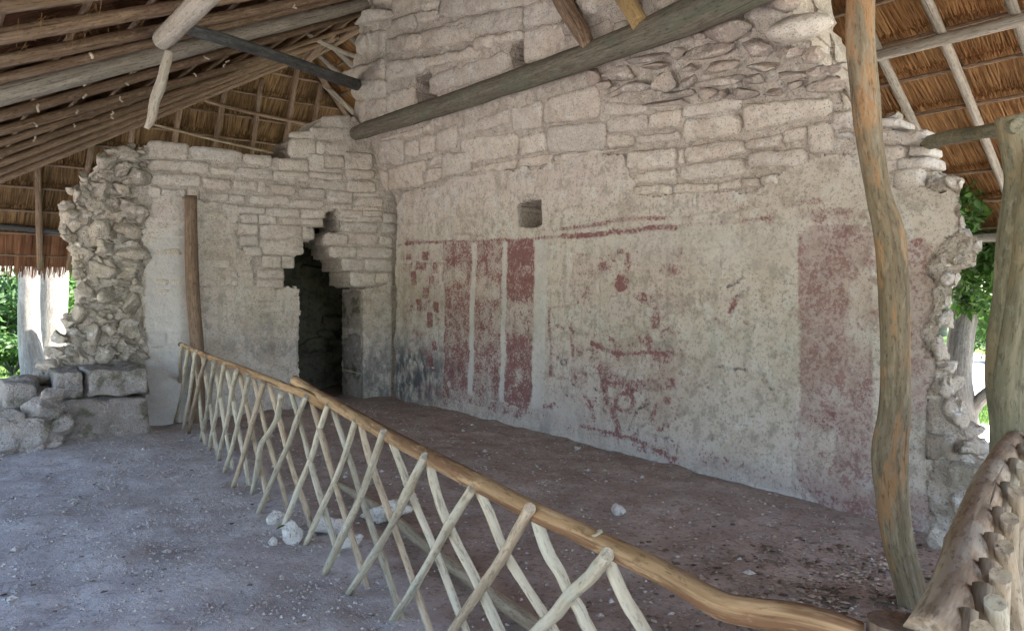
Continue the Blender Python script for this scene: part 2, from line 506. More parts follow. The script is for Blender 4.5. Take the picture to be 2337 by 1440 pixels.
def mat_ground():
    m = bpy.data.materials.new("limestone_earth")
    t, bs, out = nt(m); n = N(t)
    p = n.pos()
    a = n.new("ShaderNodeAttribute"); a.attribute_name = "zone"
    sp = n.new("ShaderNodeSeparateColor"); n.lk(a.outputs["Color"], sp.inputs[0])
    nz = n.noise(p, 3.0, 6, 0.6)
    pale = n.ramp(nz, [(0.3, (0.44, 0.40, 0.395)), (0.5, (0.56, 0.515, 0.51)), (0.7, (0.66, 0.62, 0.61))])
    pale = n.mix(n.smooth(n.noise(p, 22, 5, 0.7), 0.5, 0.66, 0, 0.6), pale, (0.24, 0.225, 0.22))
    pale = n.mix(n.smooth(n.noise(p, 70, 3, 0.7), 0.58, 0.68, 0, 0.55), pale, (0.62, 0.60, 0.58))
    pale = n.mix(n.smooth(n.noise(p, 0.9, 4, 0.6), 0.46, 0.62, 0, 0.5), pale, (0.36, 0.305, 0.275))
    brn = n.ramp(nz, [(0.3, (0.32, 0.24, 0.20)), (0.5, (0.40, 0.315, 0.27)), (0.7, (0.48, 0.395, 0.35))])
    brn = n.mix(n.smooth(n.noise(p, 26, 5, 0.7), 0.5, 0.64, 0, 0.55), brn, (0.13, 0.09, 0.075))
    brn = n.mix(n.smooth(n.noise(p, 85, 3, 0.7), 0.60, 0.70, 0, 0.6), brn, (0.46, 0.39, 0.35))
    f = n.smooth(n.math('ADD', sp.outputs[0], n.math('MULTIPLY', n.math('SUBTRACT', n.noise(p, 4.5, 5, 0.65), 0.5), 0.9)), 0.3, 0.7)
    c = n.mix(f, pale, brn)
    grs = n.mix(n.noise(p, 5, 5, 0.6), (0.05, 0.10, 0.02), (0.13, 0.20, 0.06))
    sand = n.mix(n.noise(p, 4, 5, 0.6), (0.50, 0.46, 0.40), (0.62, 0.59, 0.54))
    fs = n.smooth(n.math('ADD', sp.outputs[2], n.math('MULTIPLY', n.math('SUBTRACT', n.noise(p, 1.5, 4), 0.5), 0.5)), 0.35, 0.65)
    c = n.mix(fs, c, sand)
    fg = n.smooth(n.math('ADD', sp.outputs[1], n.math('MULTIPLY', n.math('SUBTRACT', n.noise(p, 1.2, 5), 0.5), 0.8)), 0.35, 0.65)
    c = n.mix(fg, c, grs)
    n.lk(c, bs.inputs["Base Color"])
    bs.inputs["Roughness"].default_value = 0.96
    bs.inputs["Specular IOR Level"].default_value = 0.1
    b = n.bump(n.noise(p, 7, 6, 0.65), 0.6, 0.05)
    b = n.bump(n.noise(p, 48, 5, 0.75), 0.8, 0.012, b)
    n.lk(b, bs.inputs["Normal"])
    return m
M['ground'] = mat_ground()
M['pebble'] = mat_stone("pebble", [(0.40, 0.36, 0.33), (0.50, 0.46, 0.43), (0.60, 0.57, 0.54), (0.50, 0.48, 0.46)])
M['litter'] = mat_thatch("leaf_litter", (0.07, 0.045, 0.03), (0.55, 0.45, 0.36))

# ------------------------------------------------------------------ ground
def smoothstep(a, b, x):
    t = np.clip((np.asarray(x, float) - a) / (b - a), 0, 1)
    return t * t * (3 - 2 * t)

FEN = [(1.42, 1.0), (1.52, 1.45), (1.58, 2.0), (1.70, 2.75), (1.83, 3.3), (1.93, 4.2), (2.0, 5.4), (2.1, 6.8), (2.3, 8.9)]
def fence_x(y):
    return np.interp(y, [p[1] for p in FEN], [p[0] for p in FEN])

def gz(x, y):
    x = np.asarray(x, float); y = np.asarray(y, float)
    P = np.stack([x, y, np.zeros_like(x)], -1)
    z = 0.05 * smoothstep(2, 5.4, x) * smoothstep(3.5, 9.5, y) - 0.07 * smoothstep(3.4, 5.2, x) * (1 - smoothstep(1.5, 4.5, y))
    z = z + 0.022 * vnoise(P, 0.9, 3) + 0.016 * vnoise(P, 3.3, 5)
    near = np.exp(-(((x - 1.3) / 1.3) ** 2 + ((y - 9.0) / 0.9) ** 2))
    z = z + 0.06 * near * (1 - smoothstep(1.9, 2.3, x))
    z = z - 0.55 * smoothstep(8.0, 13, x) - 0.25 * smoothstep(12.5, 18, y)
    far = smoothstep(25, 70, np.hypot(x, y))
    return z + far * 0.5 * vnoise(P, 0.05, 9)

def build_ground():
    def axis(lo, hi, a, b, res):
        core = np.arange(a, b + 1e-6, res)
        l = a - np.cumsum(np.geomspace(res * 1.3, 40, 34)); l = l[l > lo]
        r = b + np.cumsum(np.geomspace(res * 1.3, 40, 34)); r = r[r < hi]
        return np.concatenate([[lo], l[::-1], core, r, [hi]])
    xs = axis(-280, 280, -0.6, 6.4, 0.045)
    ys = axis(-280, 280, 0.6, 9.9, 0.05)
    X, Y = np.meshgrid(xs, ys, indexing='ij')
    Z = gz(X, Y)
    P = np.stack([X, Y, Z], -1)
    Z = Z + (0.010 * vnoise(P, 7, 21) + 0.006 * vnoise(P, 14, 22)) * (np.abs(X - 3) < 5)
    V = np.stack([X, Y, Z], -1).reshape(-1, 3)
    nx, ny = len(xs), len(ys)
    idx = np.arange(nx * ny).reshape(nx, ny)
    q = np.stack([idx[:-1, :-1], idx[1:, :-1], idx[1:, 1:], idx[:-1, 1:]], -1).reshape(-1, 4)
    fx = fence_x(Y) + 0.05
    dirt = smoothstep(-0.15, 0.55, X - fx)
    rr = np.hypot(X - 4, Y - 6)
    grass = np.maximum(smoothstep(16.6, 18.0, Y), smoothstep(13.2, 14.2, X) * (1 - 0.95 * smoothstep(16.5, 17.5, X) * (1 - smoothstep(26, 29, X))))
    grass = np.maximum(grass, smoothstep(-22, -26, X))
    grass = np.maximum(grass, smoothstep(-18, -22, Y))
    sand = np.clip(np.maximum.reduce([smoothstep(-1.6, -2.2, X), smoothstep(13.8, 15.0, Y), smoothstep(6.4, 7.4, X), smoothstep(-4, -5, Y)]), 0, 1)  # unseen sand right of the wall is added to bounce light onto the thatch
    Zn = np.stack([dirt, grass, sand, np.ones_like(dirt)], -1).reshape(-1, 4)
    o = link("ground", mesh_np("ground", V, q, None, True, {"zone": Zn}), M['ground'], kind="structure")
    o["label"] = "pale limestone floor under the roof with brown earth behind the fence"
build_ground()

# ------------------------------------------------------------------ masonry builders
def masonry_slab(name, mat, parent, pos, mask, us, vs_, thick, seed, amp=0.015, nscale=3.0, attrs=None, back=True, joints=None):
    """front grid with ragged outline + sides (+ back); pos(U,V,depth)->xyz"""
    U, V = np.meshgrid(us, vs_, indexing='ij')
    jr = np.random.default_rng(seed)
    U = U + jr.uniform(-.36, .36, U.shape) * (us[1] - us[0]); V = V + jr.uniform(-.36, .36, V.shape) * (vs_[1] - vs_[0])
    cu, cv = 0.5 * (us[1:] + us[:-1]), 0.5 * (vs_[1:] + vs_[:-1])
    CU, CV = np.meshgrid(cu, cv, indexing='ij')
    keep = mask(CU, CV)
    n0, n1 = U.shape
    base = pos(U, V, 0.0)
    disp = amp * fbm(base, nscale, seed, 3)
    if joints:
        hgt, lng, dep = joints
        wv = V + 0.02 * vnoise(base, 1.6, seed + 70) + 0.012 * vnoise(base, 6, seed + 71)
        row = np.floor(wv / hgt)
        fz = np.abs(wv / hgt - row - 0.5) * 2
        uu = U + 0.02 * vnoise(base, 5, seed + 72) + row * 0.413 * lng + 0.3 * np.sin(row * 12.9)
        fu = np.abs(uu / lng - np.floor(uu / lng) - 0.5) * 2
        gz_ = np.exp(-(((1 - fz) * hgt / 2) / 0.013) ** 2); gu_ = np.exp(-(((1 - fu) * lng / 2) / 0.013) ** 2)
        show = smoothstep(-0.25, 0.35, vnoise(base, 1.3, seed + 73))
        disp = disp + dep * np.maximum(gz_, gu_) * show + 0.35 * dep * show * vnoise(np.stack([np.floor(uu / lng), row, row * 0], -1) * 0.999, 1.0, seed + 74)
    front = pos(U, V, disp)
    rear = pos(U, V, thick)
    idx = np.arange(n0 * n1).reshape(n0, n1)
    a, b, c, d = idx[:-1, :-1], idx[1:, :-1], idx[1:, 1:], idx[:-1, 1:]
    k = keep
    F = np.stack([a[k], b[k], c[k], d[k]], -1)
    off = n0 * n1
    quads = [F]
    if back:
        quads.append(F[:, ::-1] + off)
    pad = np.zeros((k.shape[0] + 2, k.shape[1] + 2), bool); pad[1:-1, 1:-1] = k
    for (di, dj, e0, e1) in ((-1, 0, a, d), (1, 0, c, b), (0, -1, b, a), (0, 1, d, c)):
        nb = pad[1 + di:1 + di + k.shape[0], 1 + dj:1 + dj + k.shape[1]]
        ed = k & ~nb
        s, t = e0[ed], e1[ed]
        quads.append(np.stack([s, t, t + off, s + off][::-1], -1))
    Q = np.concatenate(quads)
    Vt = np.vstack([front.reshape(-1, 3), rear.reshape(-1, 3)])
    at = None
    if attrs:
        at = {kk: np.vstack([f(base.reshape(-1, 3)), f(base.reshape(-1, 3))]) for kk, f in attrs.items()}
    used = np.zeros(len(Vt), bool); used[Q.ravel()] = True
    remap = np.cumsum(used) - 1
    Q = remap[Q]; Vt = Vt[used]
    if at: at = {kk: v[used] for kk, v in at.items()}
    me = mesh_np(name, Vt, Q, None, True, at)
    sm = np.zeros(len(Q), bool); sm[:len(F)] = True
    me.polygons.foreach_set("use_smooth", sm)
    return link(name, me, mat, parent)

def stone_quad(c, n, proud, depth, seed, nu=9, nv=6, bulge=0.012, jit=0.010, amp=0.012):
    """dressed or roughly dressed stone whose face has the four corners c (tl,tr,br,bl); n points out of the wall"""
    c = [np.array(v) for v in c]
    n = np.array(n)
    u = np.linspace(0, 1, nu); v = np.linspace(0, 1, nv)
    U, Vv = np.meshgrid(u, v, indexing='ij')
    P = ((1 - U) * (1 - Vv))[..., None] * c[0] + (U * (1 - Vv))[..., None] * c[1] + (U * Vv)[..., None] * c[2] + ((1 - U) * Vv)[..., None] * c[3]
    e1 = (c[1] - c[0]) / (np.linalg.norm(c[1] - c[0]) + 1e-9)
    e2 = np.cross(n, e1)
    s1 = vnoise(P, 9.0, seed) + 0.5 * vnoise(P, 23.0, seed + 5)
    s2 = vnoise(P, 9.0, seed + 9) + 0.5 * vnoise(P, 23.0, seed + 11)
    P = P + jit * (s1[..., None] * e1 + s2[..., None] * e2)
    # round the corners
    ctr = P.mean((0, 1))
    cu = np.abs(2 * U - 1) ** 5; cv = np.abs(2 * Vv - 1) ** 5
    P = P + (ctr - P) * (0.09 * cu * cv)[..., None]
    prof_h = (1 - np.abs(2 * U - 1) ** 14) * (1 - np.abs(2 * Vv - 1) ** 10)
    h = proud - 0.014 * (1 - prof_h) + bulge * (1 - (2 * U - 1) ** 2) * (1 - (2 * Vv - 1) ** 2)
    nz_ = fbm(P, 9.0, seed + 31, 4)
    h = h + amp * (nz_ - 0.9 * np.clip(nz_ - 0.35, 0, None)) + amp * 0.8 * ((U - .5) * math.sin(seed * 1.7) + (Vv - .5) * math.cos(seed * 2.3))
    Fp = P + h[..., None] * n
    idx = np.arange(nu * nv).reshape(nu, nv)
    q = np.stack([idx[:-1, :-1], idx[:-1, 1:], idx[1:, 1:], idx[1:, :-1]], -1).reshape(-1, 4)
    ring = np.concatenate([idx[0, :], idx[1:, -1], idx[-1, -2::-1], idx[-2:0:-1, 0]])
    bp = P.reshape(-1, 3)[ring] + (ctr - P.reshape(-1, 3)[ring]) * 0.05 - n * depth
    Vt = np.vstack([Fp.reshape(-1, 3), bp])
    m = len(ring); o = nu * nv
    r2 = np.roll(ring, -1); k = np.arange(m); k2 = (k + 1) % m
    side = np.stack([ring, o + k, o + k2, r2], -1)
    return Vt, np.vstack([q, side])

_ico = None
def rock_mesh(name, c, half, axes, seed, rough=0.22, sub=3):
    """irregular boulder: noise-shaped, flattened facets"""
    global _ico
    if _ico is None:
        _ico = {}
    if sub not in _ico:
        bm = bmesh.new(); bmesh.ops.create_icosphere(bm, subdivisions=sub, radius=1)
        _ico[sub] = (np.array([v.co[:] for v in bm.verts]), np.array([[v.index for v in f.verts] for f in bm.faces]))
        bm.free()
    S, T = _ico[sub]
    r = np.random.default_rng(seed)
    Q = S.copy()
    for _ in range(10):                                        # chop facets
        d = r.normal(size=3); d /= np.linalg.norm(d)
        lim = r.uniform(0.42, 0.80)
        s = Q @ d
        Q = Q - np.outer(np.clip(s - lim, 0, None), d)
    Q = Q * (1.12 + rough * fbm(S + seed * 3.1, 1.7, seed, 4))[:, None]
    A = np.array([np.array(a) for a in axes])
    V = np.array(c) + (Q * np.array(half)) @ A
    return mesh_np(name, V, None, T, True)

def rock(name, c, half, axes, mat, parent, seed, rough=0.22, sub=3):
    return link(name, rock_mesh(name, c, half, axes, seed, rough, sub), mat, parent)

seedc = [100]
def nxt():
    seedc[0] += 1
    return seedc[0]

# ------------------------------------------------------------------ painted wall with half vault
mural_wall = thing("mural_wall", (XM, 5.8, 0), "long ruined stone wall with faded red mural under a leaning half vault", "wall")

def m_normal(z):
    s = 0.0 if z < ZS else (0.40 if z < ZS + 1.15 else 0.16)
    v = np.array([-1.0, 0, -s]); return v / np.linalg.norm(v)

def m_pos(extra):
    def f(U, V, d):
        dd = extra + d
        return np.stack([prof(V) + dd, U + 0.44 * dd * (1 - smoothstep(2.3, 3.2, U)), V], -1)
    return f

core_px = [(835, -130), (822, 20), (815, 60), (812, 100), (800, 160), (812, 185), (812, 225), (812, 290), (842, 322), (858, 370), (868, 400), (880, 430),
           (905, 470), (906, 960), (2260, 1290), (2240, 1075), (2215, 1010), (2196, 985), (2196, 925), (2168, 905), (2166, 840), (2140, 800), (2138, 770), (2156, 700), (2176, 640), (2205, 600), (2222, 570), (2226, 545), (2196, 530), (2192, 440), (2180, 405), (2125, 396),
           (2120, 330), (2110, 302), (2040, 300), (2020, 290), (2005, 285), (1930, 250), (1930, 180), (1862, 160), (1858, 90), (1850, 40), (1800, 24), (1800, -130)]
def to_mu(poly):
    r = []
    for (x, y) in poly:
        p = at_m(x, y); r.append((p.y, p.z))
    return r
core_mu = to_mu(core_px)
win_px = [(1182, 470), (1196, 458), (1238, 455), (1240, 515), (1214, 522), (1186, 518)]
win_mu = to_mu(win_px)
slot_mu = [to_mu([(1166, 100), (1196, 92), (1204, 152), (1170, 160)]), to_mu([(948, 176), (980, 165), (1000, 225), (948, 235)])]

def core_mask(U, V):
    nz = 0.035 * vnoise(np.stack([U, V, V * 0], -1), 6, 4)
    k = in_poly(U + nz, V + nz, core_mu)
    for h in [win_mu] + slot_mu:
        k &= ~in_poly(U, V, h)
    return k
ys_ = np.arange(1.4, 9.9, 0.03); zs_ = np.arange(-0.3, 6.0, 0.03)
masonry_slab("wall_core", M['mortar'], mural_wall, m_pos(0.018), core_mask, ys_, zs_, 0.47, 11, amp=0.028, nscale=5.0)
def rear_mask(U, V):
    return in_poly(U, V, core_mu)
masonry_slab("rear_core", M['mortar'], mural_wall, m_pos(0.47), rear_mask, np.arange(1.4, 9.9, 0.06), np.arange(-0.3, 6.0, 0.06), 0.38, 12, amp=0.02)

# --- paint on the wall, given in picture coordinates of the wall's surface: red, purple, black
def blob(x, y, cx, cy, rx, ry, soft=0.35):
    r = np.hypot((x - cx) / rx, (y - cy) / ry)
    return 1 - smoothstep(1 - soft, 1 + soft, r)

def pigment(P):
    x, y = to_px(P)
    wob = 3.0 * vnoise(P, 4.0, 61)
    xw, yw = x + wob, y + 2.0 * vnoise(P, 5.0, 62)
    red = np.zeros(len(P)); pur = np.zeros(len(P)); blk = np.zeros(len(P))
    def poly(ch, pts, dens):
        m = in_poly(xw, yw, pts)
        ch[m] = np.maximum(ch[m], dens)
    def line(ch, pts, w, dens):
        d = seg_dist(xw, yw, pts)
        np.maximum(ch, dens * (1 - smoothstep(w * 0.38, w * 0.62, d)), out=ch)
    poly(red, [(1017, 557), (1076, 552), (1067, 900), (1010, 885)], 0.74)
    poly(red, [(1087, 553), (1148, 548), (1140, 914), (1079, 903)], 0.66)
    poly(red, [(1158, 548), (1220, 543), (1213, 905), (1205, 935), (1151, 918)], 0.80)
    red = np.where(in_poly(x, y, [(1158, 548), (1220, 543), (1213, 935), (1151, 918)]) & (((y > 548) & (y < 668)) | (y > 770)), red * 1.10, red)
    faded = blob(x, y, 1180, 725, 60, 38) + blob(x, y, 1035, 632, 28, 22) + blob(x, y, 1110, 660, 35, 25) + blob(x, y, 1033, 780, 9, 14) + blob(x, y, 1180, 860, 10, 24)
    red = red * (1 - 0.42 * np.clip(faded, 0, 1))
    poly(red, [(950, 876), (1010, 886), (1079, 904), (1151, 920), (1205, 934), (1192, 955), (1100, 930), (1000, 902)], 0.58)
    line(red, [(925, 556), (1000, 552), (1100, 551), (1180, 547), (1240, 542), (1285, 539)], 7, 0.75)
    line(red, [(1048, 534), (1100, 537)], 7, 0.55)
    line(red, [(930, 550), (965, 548)], 5, 0.5)
    line(red, [(1285, 522), (1345, 515), (1385, 506), (1430, 500), (1515, 498)], 11, 0.72)
    line(red, [(1285, 540), (1345, 536), (1440, 526), (1480, 520), (1543, 519)], 13, 0.85)
    line(red, [(1690, 506), (1765, 497)], 9, 0.66)
    line(red, [(1680, 476), (1768, 466)], 8, 0.45)
    line(red, [(1800, 466), (1885, 456)], 13, 0.42)
    line(red, [(1545, 515), (1690, 505)], 9, 0.30)
    for (cx_, cy_, w_, h_, dn) in [(934, 586, 14, 16, .5), (971, 584, 12, 18, .66), (962, 606, 24, 18, .5), (995, 611, 10, 24, .6), (944, 636, 13, 32, .7), (985, 638, 14, 18, .55), (971, 668, 14, 26, .6),
                                   (957, 696, 12, 28, .75), (994, 701, 11, 24, .72), (981, 730, 13, 34, .7), (991, 790, 10, 24, .5), (981, 818, 14, 36, .55), (940, 606, 8, 14, .4), (925, 615, 8, 12, .4)]:
        m = (np.abs(xw - cx_) < w_ / 2) & (np.abs(yw - cy_) < h_ / 2)
        red[m] = np.maximum(red[m], min(.9, dn + .18))
    line(red, [(1014, 557), (1011, 640)], 6, 0.6)
    # figures
    for (cx_, cy_, rx, ry, dn) in [(1420, 645, 20, 22, .80), (1432, 600, 8, 28, .60), (1418, 575, 10, 6, .5), (1376, 609, 16, 12, .58), (1338, 624, 26, 7, .38), (1523, 616, 24, 17, .52), (1475, 680, 32, 13, .50),
                                   (1495, 724, 12, 34, .58), (1482, 780, 9, 24, .72), (1512, 818, 30, 14, .55), (1324, 806, 12, 24, .42), (1343, 672, 26, 22, .28), (1522, 914, 10, 11, .78), (1360, 838, 14, 12, .40)]:
        np.maximum(red, dn * blob(xw, yw, cx_, cy_, rx, ry), out=red)
    line(red, [(1490, 676), (1555, 672)], 12, 0.48)
    line(red, [(1352, 782), (1375, 798), (1420, 807), (1480, 806), (1535, 804)], 11, 0.72)
    line(red, [(1374, 838), (1390, 866), (1430, 880), (1480, 880), (1530, 878)], 34, 0.56)
    line(red, [(1374, 868), (1382, 910), (1398, 942), (1412, 980)], 14, 0.60)
    def ring(ch, cx_, cy_, r, w, dn):
        d = np.abs(np.hypot(xw - cx_, (yw - cy_) * 1.05) - r)
        np.maximum(ch, dn * (1 - smoothstep(w * .35, w * .65, d)), out=ch)
    ring(red, 1424, 917, 21, 11, .74); ring(red, 1424, 917, 6, 6, .5)
    ring(red, 1328, 862, 12, 8, .5); ring(red, 1322, 896, 18, 9, .40); ring(red, 1334, 944, 20, 12, .46)
    line(red, [(1500, 928), (1484, 955), (1502, 978)], 15, 0.50)
    line(red, [(1325, 972), (1385, 986), (1440, 1001), (1490, 1022), (1542, 1047)], 11, 0.66)
    line(red, [(1470, 1022), (1545, 1055)], 22, 0.42)
    line(red, [(1253, 704), (1256, 780), (1260, 855)], 7, 0.62)
    line(red, [(1250, 703), (1296, 698)], 6, 0.50)
    line(red, [(1303, 740), (1310, 822)], 9, 0.58)
    line(red, [(1258, 856), (1292, 864)], 9, 0.5)
    line(red, [(1355, 765), (1352, 800)], 7, 0.4)
    line(red, [(1600, 1052), (1680, 1070), (1755, 1090)], 18, 0.36)
    ring(blk, 1286, 828, 6, 6, .7)
    line(blk, [(1482, 920), (1455, 934), (1440, 962), (1433, 986)], 6, 0.60)
    line(blk, [(1472, 965), (1456, 978), (1452, 1002)], 5, 0.62)
    line(blk, [(1480, 990), (1528, 1000)], 6, .5)
    line(blk, [(1695, 634), (1684, 648), (1660, 656)], 7, 0.62)
    line(blk, [(1694, 668), (1680, 678)], 8, 0.5)
    line(red, [(1678, 684), (1664, 710)], 12, 0.6)
    line(blk, [(1640, 838), (1704, 844)], 9, 0.5)
    line(blk, [(1735, 845), (1760, 890)], 6, 0.45)
    line(blk, [(1350, 988), (1390, 996), (1400, 990)], 5, 0.5)
    # broad right-hand column and the strip beyond the post
    poly(pur, [(1820, 535), (1850, 516), (1905, 508), (1990, 520), (1994, 900), (1992, 1190), (1880, 1165), (1815, 1090), (1826, 900)], 0.60)
    np.maximum(pur, 0.74 * in_poly(xw, yw, [(1822, 560), (1905, 545), (1940, 600), (1930, 880), (1826, 900)]), out=pur)
    np.maximum(pur, 0.74 * blob(x, y, 1950, 1165, 70, 45), out=pur)
    np.maximum(pur, 0.66 * blob(x, y, 1960, 1095, 35, 26), out=pur)
    np.maximum(pur, 0.62 * blob(x, y, 1910, 1035, 55, 24), out=pur)
    np.maximum(pur, 0.60 * blob(x, y, 1930, 915, 52, 20), out=pur)
    np.maximum(red, 0.48 * blob(x, y, 1880, 960, 70, 22), out=red)
    pur = pur * (1 - 0.6 * np.clip(blob(x, y, 1960, 650, 30, 40) + blob(x, y, 1860, 1010, 50, 60) + blob(x, y, 1965, 740, 35, 60), 0, 1))
    np.maximum(pur, 0.52 * in_poly(xw, yw, [(2050, 545), (2128, 560), (2135, 700), (2120, 760), (2150, 940), (2060, 960)]), out=pur)
    np.maximum(pur, 0.60 * blob(x, y, 2090, 1170, 45, 50), out=pur)
    np.maximum(red, 0.66 * blob(x, y, 2095, 552, 18, 10), out=red)
    np.maximum(pur, 0.40 * blob(x, y, 1900, 490, 80, 16), out=pur)
    rs = random.Random(77)
    def strokes(ch, n, x0, x1, y0, y1, lo, hi, wl, wh):
        for _ in range(n):
            cx_, cy_ = rs.uniform(x0, x1), rs.uniform(y0, y1)
            a, L, kx = rs.uniform(0, 3.14), rs.uniform(9, 28), rs.uniform(-.7, .7)
            dx, dy = math.cos(a) * L * .5, math.sin(a) * L * .5
            sel = (np.abs(x - cx_) < 45) & (np.abs(y - cy_) < 45)
            if not sel.any(): continue
            d = seg_dist(xw[sel], yw[sel], [(cx_ - dx, cy_ - dy), (cx_ - dy * kx, cy_ + dx * kx), (cx_ + dx, cy_ + dy)])
            w = rs.uniform(wl, wh)
            ch[sel] = np.maximum(ch[sel], rs.uniform(lo, hi) * (1 - smoothstep(w * .35, w * .65, d)))
    strokes(red, 120, 1250, 1560, 750, 1010, .28, .54, 4, 10)
    strokes(red, 40, 1290, 1570, 575, 740, .26, .46, 4, 10)
    strokes(blk, 26, 1290, 1560, 780, 1010, .25, .5, 3, 6)
    strokes(red, 30, 925, 1010, 570, 850, .3, .6, 5, 10)
    strokes(red, 26, 1570, 1800, 560, 1060, .18, .4, 4, 10)
    strokes(pur, 45, 1820, 2130, 520, 1180, .5, .8, 6, 16)
    strokes(red, 22, 1560, 1990, 450, 515, .25, .5, 5, 10)
    np.maximum(red, 0.28 * blob(x, y, 1420, 885, 180, 140, .5), out=red)
    np.maximum(red, 0.22 * blob(x, y, 1460, 650, 170, 90, .5), out=red)
    np.maximum(red, 0.20 * blob(x, y, 965, 650, 50, 110, .5), out=red)
    np.maximum(red, 0.34 * (1 - smoothstep(10, 40, np.abs(y - np.interp(x, [950, 1240, 1540, 1760, 1990], [900, 955, 1035, 1090, 1150])))) * (x > 950), out=red)
    fig = (x > 1236) & (x < 1810) & (y > 560)
    red = np.clip(np.where(fig, red * 1.22, red), 0, .92); blk = np.clip(blk * 1.35, 0, .95)
    return np.stack([red, pur, blk, np.ones(len(P))], -1)

def m_stain(P):
    x, y = to_px(P)
    och = 0.85 * blob(x, y, 930, 690, 75, 62, .6) + 0.55 * blob(x, y, 1430, 775, 60, 36, .6) + 0.45 * blob(x, y, 1640, 770, 60, 30, .6) + 0.5 * blob(x, y, 1790, 830, 45, 120, .6) + 0.3 * blob(x, y, 1040, 740, 50, 60, .7) + 0.25 * blob(x, y, 1560, 900, 240, 90, .8)
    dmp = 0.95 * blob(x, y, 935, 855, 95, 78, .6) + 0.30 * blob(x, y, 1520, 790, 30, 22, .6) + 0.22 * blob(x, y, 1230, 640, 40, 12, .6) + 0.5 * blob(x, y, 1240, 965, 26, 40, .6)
    base = np.interp(x, [900, 1240, 1320, 1760, 2000, 2200], [915, 975, 1015, 1140, 1195, 1250])
    pale = 0.5 * (1 - smoothstep(20, 75, np.abs(base - 34 - y))) * smoothstep(1000, 1180, x) * (1 - smoothstep(1850, 1990, x))
    pale = pale + 0.75 * in_poly(x, y, [(1222, 545), (1250, 545), (1240, 930), (1214, 930)])
    pale = pale + 0.8 * in_poly(x, y, [(1077, 553), (1086, 553), (1078, 902), (1068, 900)]) + 0.8 * in_poly(x, y, [(1149, 548), (1157, 548), (1150, 918), (1141, 914)])
    pale = pale + 0.45 * blob(x, y, 1600, 560, 260, 60, .8) + 0.4 * blob(x, y, 1290, 920, 60, 50, .6)
    return np.clip(np.stack([och, dmp, pale, np.ones(len(P))], -1), 0, 1)

pl_px = [(906, 475), (925, 440), (1012, 416), (1077, 394), (1141, 390), (1250, 379), (1330, 356), (1432, 350), (1442, 425), (1450, 446), (1535, 448), (1640, 438), (1736, 428), (1782, 402), (1800, 386), (1850, 366),
         (1900, 356), (1950, 356), (2040, 378), (2110, 436), (2190, 440), (2198, 515), (2160, 545), (2138, 575), (2134, 690), (2116, 760), (2128, 830), (2122, 900), (2130, 985), (2115, 1060), (2140, 1300), (904, 980)]
pl_mu = to_mu(pl_px)
def pl_mask(U, V):
    P = np.stack([U, V, V * 0], -1)
    nz = 0.05 * fbm(P, 4.5, 14, 4)
    return in_poly(U + nz, V - nz, pl_mu) & ~in_poly(U, V, win_mu)
masonry_slab("painted_plaster", M['mural'], mural_wall, m_pos(-0.016), pl_mask, np.arange(1.7, 9.62, 0.018), np.arange(-0.2, 3.5, 0.018), 0.06, 15, amp=0.011, nscale=3.5,
             attrs={"pigment": pigment, "stain": m_stain}, back=False, joints=(0.29, 0.62, 0.013))

def wall_stone(parent, mat, quad, surf, nrm, proud=0.03, g=0.4, depth=0.10, bulge=0.012, jit=0.012, amp=0.012):
    xl, xr, ytl, ytr, ybl, ybr = quad
    c = [surf(xl + g, ytl + g), surf(xr - g, ytr + g), surf(xr - g, ybr - g), surf(xl + g, ybl - g)]
    zc = sum(p.z for p in c) / 4
    w = (c[1] - c[0]).length; h = (c[3] - c[0]).length
    nu = int(min(26, max(8, w / 0.03))); nv = int(min(14, max(6, h / 0.03)))
    n = nrm(zc)
    # keep the face planar-ish along the wall
    V, Q = stone_quad(c, n, proud + random.uniform(-0.012, 0.014), depth, nxt(), nu, nv, bulge, jit, amp)
    return link("stone", mesh_np("stone", V, Q[:, ::-1] if False else Q, None, True), mat, parent)

vault = [
 (864,922,322,312,372,380),(923,957,322,318,358,359),(957,994,312,306,356,350),(994,1043,300,284,347,340),(966,993,290,270,308,300),(866,966,318,288,323,309),
 (1045,1165,290,246,313,283),(1168,1240,246,228,304,292),(1048,1184,318,302,376,357),(1186,1247,312,298,357,345),(884,972,386,362,438,424),(974,1009,364,350,382,376),
 (1010,1074,352,346,408,392),(974,1010,384,380,420,410),(1076,1180,382,362,392,387),(1182,1262,362,350,384,378),(864,884,384,392,446,441),
 (1250,1385,288,276,350,342),(1386,1447,304,308,342,334),(1383,1482,270,260,303,300),(1484,1554,256,248,297,291),(1451,1554,310,298,329,321),
 (1242,1372,226,190,284,270),(1374,1480,232,238,268,256),(1558,1694,242,222,268,254),(1556,1690,272,258,324,308),(1484,1556,240,228,250,244),
 (1696,1900,240,220,306,264),(1264,1350,354,346,372,354),(1350,1432,346,340,356,342)]
for q in vault:
    wall_stone(mural_wall, M['stone'], q, at_m, m_normal, proud=0.018, bulge=0.006, jit=0.014, amp=0.012)
lower = [
 (1434,1547,346,336,388,380),(1566,1700,334,316,374,350),(1551,1563,338,336,378,376),(1446,1543,394,384,418,414),(1556,1702,380,356,412,400),(1704,1788,322,302,344,332),
 (1790,1840,300,288,330,320),(1842,1906,286,272,352,345),(1706,1842,348,336,384,376),(1450,1535,424,420,444,444),(1536,1640,420,416,444,436),(1642,1695,414,408,434,430),
 (1697,1735,408,404,430,426),(1738,1780,404,398,424,420)]
for q in lower:
    wall_stone(mural_wall, M['stone'], q, at_m, m_normal, proud=0.030, depth=0.12, bulge=0.005)
